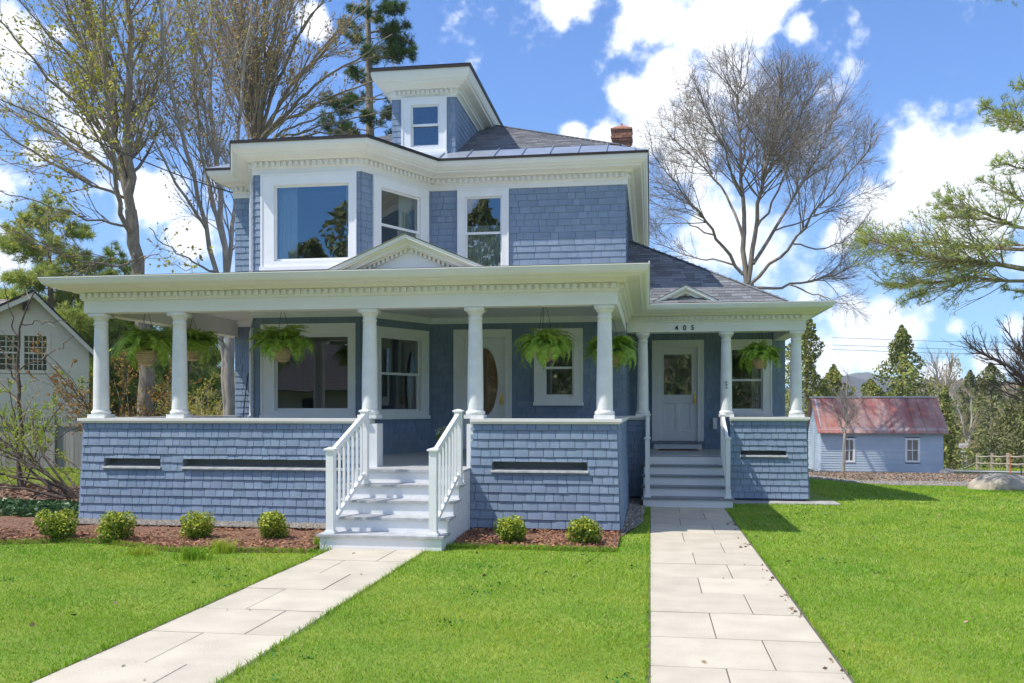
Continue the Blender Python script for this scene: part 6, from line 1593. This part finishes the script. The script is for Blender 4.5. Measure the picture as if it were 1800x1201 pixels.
for s in (-1, 1):
    yb, ye_ = (sy0-.28, 51.9) if s < 0 else (sy1+.28, 51.9); zb_ = se - .28*(sr-se)/hd
    for i in range(nP):
        a, b = sx0-.22+(sx1-sx0+.44)*i/nP, sx0-.22+(sx1-sx0+.44)*(i+1)/nP; g = Geo()
        g.add([(a, yb, zb_), (b, yb, zb_), (b, ye_, sr), (a, ye_, sr), (a, yb, zb_-.03), (b, yb, zb_-.03), (b, ye_, sr-.03), (a, ye_, sr-.03)], [(0, 1, 2, 3), (4, 5, 1, 0), (7, 6, 5, 4)]); g.bar((a+.02, yb, zb_+.012), (a+.02, ye_, sr+.012), .03, .03); obj('roof_panel', g, 'rust', sh)
g = Geo(); g.box(sx0-.24, sx1+.24, 51.8, 52.0, sr-.02, sr+.05); obj('ridge_cap', g, 'blue_gray', sh)
g = Geo(); g.box(sx0-.1, sx1+.1, sy0-.10, sy0-.04, se-.20, se-.07); obj('eave_board', g, 'white', sh)
for a, b, c, d in sw:
    g = Geo(); e = .11
    for q in ((a, a+e, c, d), (b-e, b, c, d), (a+e, b-e, d-e, d), (a+e, b-e, c, c+e)): fS.box(g, *q, -.02, .05)
    w = obj('window', g, 'white', sh); g = Geo(); m = (a+b)/2
    fS.box(g, m-.02, m+.02, c+e, d-e, -.01, .02); fS.box(g, a+e, b-e, (c+d)/2-.025, (c+d)/2+.025, -.011, .019); obj('muntins', g, 'white', w)
    g = Geo(); g.add([fS.pt(a+e, c+e, -.015), fS.pt(b-e, c+e, -.015), fS.pt(b-e, d-e, -.015), fS.pt(a+e, d-e, -.015)], [(0, 1, 2, 3)]); obj('pane', g, 'glass', w)
# split rail fence, sign, boulder, markers
pts = [at(1718, 806, 66), at(1744, 806, 62.5), at(1772, 809, 59), at(1803, 812, 55.5), at(1838, 815, 52)]
sf = thing('split_rail_fence', 'pale split rail fence along the road at the right', 'fence', (pts[0][0], pts[0][1], float(hz(*pts[0][:2]))))
pp = []
for p in pts:
    z = float(hz(p[0], p[1])); g = Geo(); g.box(p[0]-.07, p[0]+.07, p[1]-.07, p[1]+.07, z-.1, z+1.12); obj('post', g, 'rail_wood', sf); pp.append(np.array((p[0], p[1], z)))
lo = np.array((*at(1694, 812, 70)[:2], float(hz(*at(1694, 812, 70)[:2])) - .5))
for a, b in zip([lo]+pp, pp):
    for h in ((.45, .9) if a is not lo else (.5, .95)): g = Geo(); g.tube([a+(0, 0, h), (a+b)/2+(0, 0, h-.03), b+(0, 0, h+.02)], [.055, .06, .05], 6); obj('rail', g, 'rail_wood', sf)
c = at(1691, 818, 66); z = float(hz(c[0], c[1])); t = thing('road_sign', 'small white sign on a thin post beside the birch', 'sign', (c[0], c[1], z))
g = Geo(); g.box(c[0]-.03, c[0]+.03, c[1]-.02, c[1]+.02, z, z+1.75); obj('post', g, 'blue_gray', t)
g = Geo(); g.box(c[0]-.22, c[0]+.22, c[1]-.045, c[1]-.02, z+1.2, z+1.78); obj('panel', g, 'sign', t)
g = Geo(); 
for k in range(3): g.box(c[0]-.13, c[0]+.13, c[1]-.05, c[1]-.046, z+1.32+.13*k, z+1.37+.13*k)
obj('print', g, 'sign_red', t, kind='stuff')
c = at(1765, 872, 24.2); zb = float(hz(c[0], c[1])); t = thing('boulder', 'low rounded buff boulder at the far edge of the lawn', 'boulder', (c[0], c[1], zb))
n1, n2 = 40, 16; uu = np.linspace(0, 2*np.pi, n1, endpoint=False); vv = np.linspace(0, np.pi/2*1.06, n2); U, Vv = np.meshgrid(uu, vv)
rb = 1 + .10*np.sin(3*U+1)*np.sin(2*Vv) + .06*np.sin(7*U+2)*np.sin(Vv)**2 + .03*np.sin(13*U)*np.sin(3*Vv+1) + .025*R.normal(size=U.shape)*np.sin(Vv)
X3 = c[0]+.05+.86*rb*np.sin(Vv)*np.cos(U); Y3_ = c[1]+.55*rb*np.sin(Vv)*np.sin(U); Z3 = zb-.03+.42*rb*np.cos(Vv)*(1+.18*np.cos(U+2.6)*np.sin(Vv)); ii = np.arange(n1*n2).reshape(n2, n1)
g = Geo(); a = ii[:-1]; b = ii[1:]; g.add(np.stack([X3, Y3_, Z3], -1).reshape(-1, 3), np.stack([a, b, np.roll(b, -1, 1), np.roll(a, -1, 1)], -1).reshape(-1, 4)); obj('stone', g, 'rock', t, True)
for x, y, Yy, H, m, lab in ((1776.5, 846, 27.5, .95, 'orange', 'thin orange marker stake behind the boulder'), (1796, 850, 26.6, .62, 'black', 'thin dark stake right of the orange marker')):
    c = at(x, y, Yy); z = float(hz(c[0], c[1])); t = thing('marker_stake', lab, 'stake', (c[0], c[1], z)); g = Geo(); g.tube([(c[0], c[1], z), (c[0]-.02, c[1], z+H)], .014, 6); obj('rod', g, m, t)
c = at(1664, 830, 47.5); z = float(hz(c[0], c[1])); t = thing('stone', 'pale stone at the foot of the shed corner', 'stone', (c[0], c[1], z)); g = Geo(); g.lathe((c[0], c[1], z-.05), [(.36, 0), (.34, .15), (.22, .28), (.0, .33)], 9); obj('rock', g, 'rock', t, True)
# overhead wires
for y, lab in ((597, 'upper'), (610, 'middle'), (618, 'lowest')):
    a, b = at(1560, y, 110), at(1900, y+1.0, 110); P = [a+(b-a)*q - np.array((0, 0, .25*math.sin(math.pi*q))) for q in np.linspace(-.3, 1.4, 18)]
    tag(obj('power_line', Geo().tube(P, .022, 4), 'wire'), f'{lab} of the three power lines crossing the sky beyond the shed', 'power line', 'power lines')
P = [at(-60, 150, 17.5), at(60, 200, 17.7), at(200, 262, 18.0), at(320, 312, 18.3), at(409, 339, YM-.1)]
tag(obj('service_cable', Geo().tube(resample(P, 14), .014, 5), 'wire'), 'black service cable running from the upper left to the house corner', 'cable')
# hills
def ridge(name, x0, x1, D, prof, mat, seed, bump, n=160):
    rg = np.random.default_rng(seed); xs_ = np.linspace(x0, x1, n); ys_ = np.interp(xs_, [p[0] for p in prof], [p[1] for p in prof]); V = []
    top = np.array([at(x, y, D) for x, y in zip(xs_, ys_)]); nz_ = rg.normal(size=n)*bump; top[:, 2] += nz_
    rows = []
    for k, f in enumerate(np.linspace(0, 1, 10)):
        q = top.copy(); q[:, 1] -= D*.35*(1-f); q[:, 0] = top[:, 0]*(1-.35*(1-f)); q[:, 2] = -12 + (top[:, 2]+12)*(f**.9) + (bump*.8*rg.normal(size=n) if 0 < k < 9 else 0); rows.append(q)
    V = np.concatenate(rows); ii = np.arange(10*n).reshape(10, n); g = Geo(); g.add(V, np.stack([ii[:-1, :-1], ii[:-1, 1:], ii[1:, 1:], ii[1:, :-1]], -1).reshape(-1, 4)); struct(name, g, mat, True)
ridge('far_mountain', 1300, 2100, 2600, [(1300, 700), (1400, 690), (1460, 668), (1500, 656), (1525, 654), (1560, 664), (1640, 690), (1800, 698), (2100, 700)], 'hill_brown', 1, .4)
ridge('blue_ridge', 1250, 2100, 1700, [(1250, 690), (1400, 680), (1465, 661), (1490, 660), (1530, 670), (1600, 680), (1700, 686), (2100, 690)], 'hill', 2, .25)
ridge('wooded_hill', 1480, 2300, 420, [(1480, 716), (1560, 690), (1625, 668), (1680, 666), (1760, 670), (1900, 662), (2300, 650)], 'hill_brown', 3, .5, 260)
ridge('wooded_hill', -900, 900, 300, [(-900, 600), (-300, 640), (0, 655), (300, 650), (430, 655), (700, 650), (900, 690)], 'hill_brown', 4, .5, 260)

# ---------------------------------------------------------------- across the street: what the windows mirror
hx = thing('house_across', 'brown roofed house with a white railed porch, mirrored in the ground floor bay window', 'house', (-25, -30, 0))
g = Geo(); g.box(-33, -15, -38, -28, 0, 3.3); obj('wall', g, 'siding', hx)
g = Geo(); g.hexa([(-33.8, -25.6, 3.0), (-14.2, -25.6, 3.0), (-14.2, -40, 3.0), (-33.8, -40, 3.0), (-33.8, -32.6, 6.6), (-14.2, -32.6, 6.6), (-14.2, -33, 6.6), (-33.8, -33, 6.6)]); rf_ = obj('roof', g, 'across_roof', hx)
g = Geo()
for k in range(26):
    q = k/26; y_, z_ = -25.6-7.0*q, 3.0+3.6*q; g.box(-33.8, -14.2, y_-.27, y_, z_+.015, z_+.06)
obj('roof_courses', g, 'brown_roof', rf_, kind='stuff')
for k in range(5): x = -31.5+k*3.6; g = Geo(); g.box(x, x+1.1, -27.98, -27.9, .9, 2.5); obj('window', g, 'dark', hx)
for k in range(6): x = -33+k*3.58; g = Geo(); g.box(x, x+.18, -26, -25.8, 0, 3.0); obj('porch_post', g, 'white', hx)
g = Geo(); g.box(-33, -15, -26, -25.9, 1.3, 1.38); g.box(-33, -15, -26, -25.9, .5, .56)
for k in range(120): x = -33+k*.15; g.box(x, x+.04, -25.97, -25.93, .5, 1.3)
obj('porch_railing', g, 'white', hx, kind='stuff')
for i, (x, y, H, Rb) in enumerate(((-25.5, -45, 21, 6.5), (-31, -48, 17.5, 6.5), (-37, -46, 15, 6), (-16, -50, 22, 6.5), (-6, -46, 20, 6), (5, -40, 17, 5.5), (16, -42, 18, 6), (27, -44, 19, 6))):
    cone_tree('street_pine', 'tall conifer in the wood across the street, mirrored in the upper windows', (x, y, 0), H, Rb*1.35, 6000, 700+i, 'street_needle', .75, 'conifers across the street', z_lo=.05, p=.6, gap=.45)
ridge_b = Geo(); xs_ = np.linspace(-160, 160, 80); tz = 17+5*np.sin(xs_*.03)+R.normal(size=80)*1.2
V = np.concatenate([np.column_stack([xs_, np.full(80, -60.0), np.zeros(80)]), np.column_stack([xs_, np.full(80, -80.0), tz*.6+R.normal(size=80)]), np.column_stack([xs_, np.full(80, -110.0), tz])]); ii = np.arange(240).reshape(3, 80)
ridge_b.add(V, np.stack([ii[:-1, :-1], ii[1:, :-1], ii[1:, 1:], ii[:-1, 1:]], -1).reshape(-1, 4)); struct('wooded_hill', ridge_b, 'hill_brown')

# the thin air of a clear spring day
g = Geo(); g.box(-3200, 3200, -420, 3100, -60, 420)
hzm = bpy.data.materials.new('haze_air'); hzm.use_nodes = True
hn = hzm.node_tree.nodes; hn.remove(hn['Principled BSDF'])
pv = hn.new('ShaderNodeVolumePrincipled'); pv.inputs['Color'].default_value = (0.80, 0.88, 1.0, 1); pv.inputs['Density'].default_value = 0.00022; pv.inputs['Anisotropy'].default_value = 0.0
hzm.node_tree.links.new(pv.outputs[0], hn['Material Output'].inputs['Volume'])
hz_o = obj('haze', g, hzm, None, kind='stuff'); hz_o['label'] = 'thin blue air between the house and the far hills'; hz_o['category'] = 'haze'
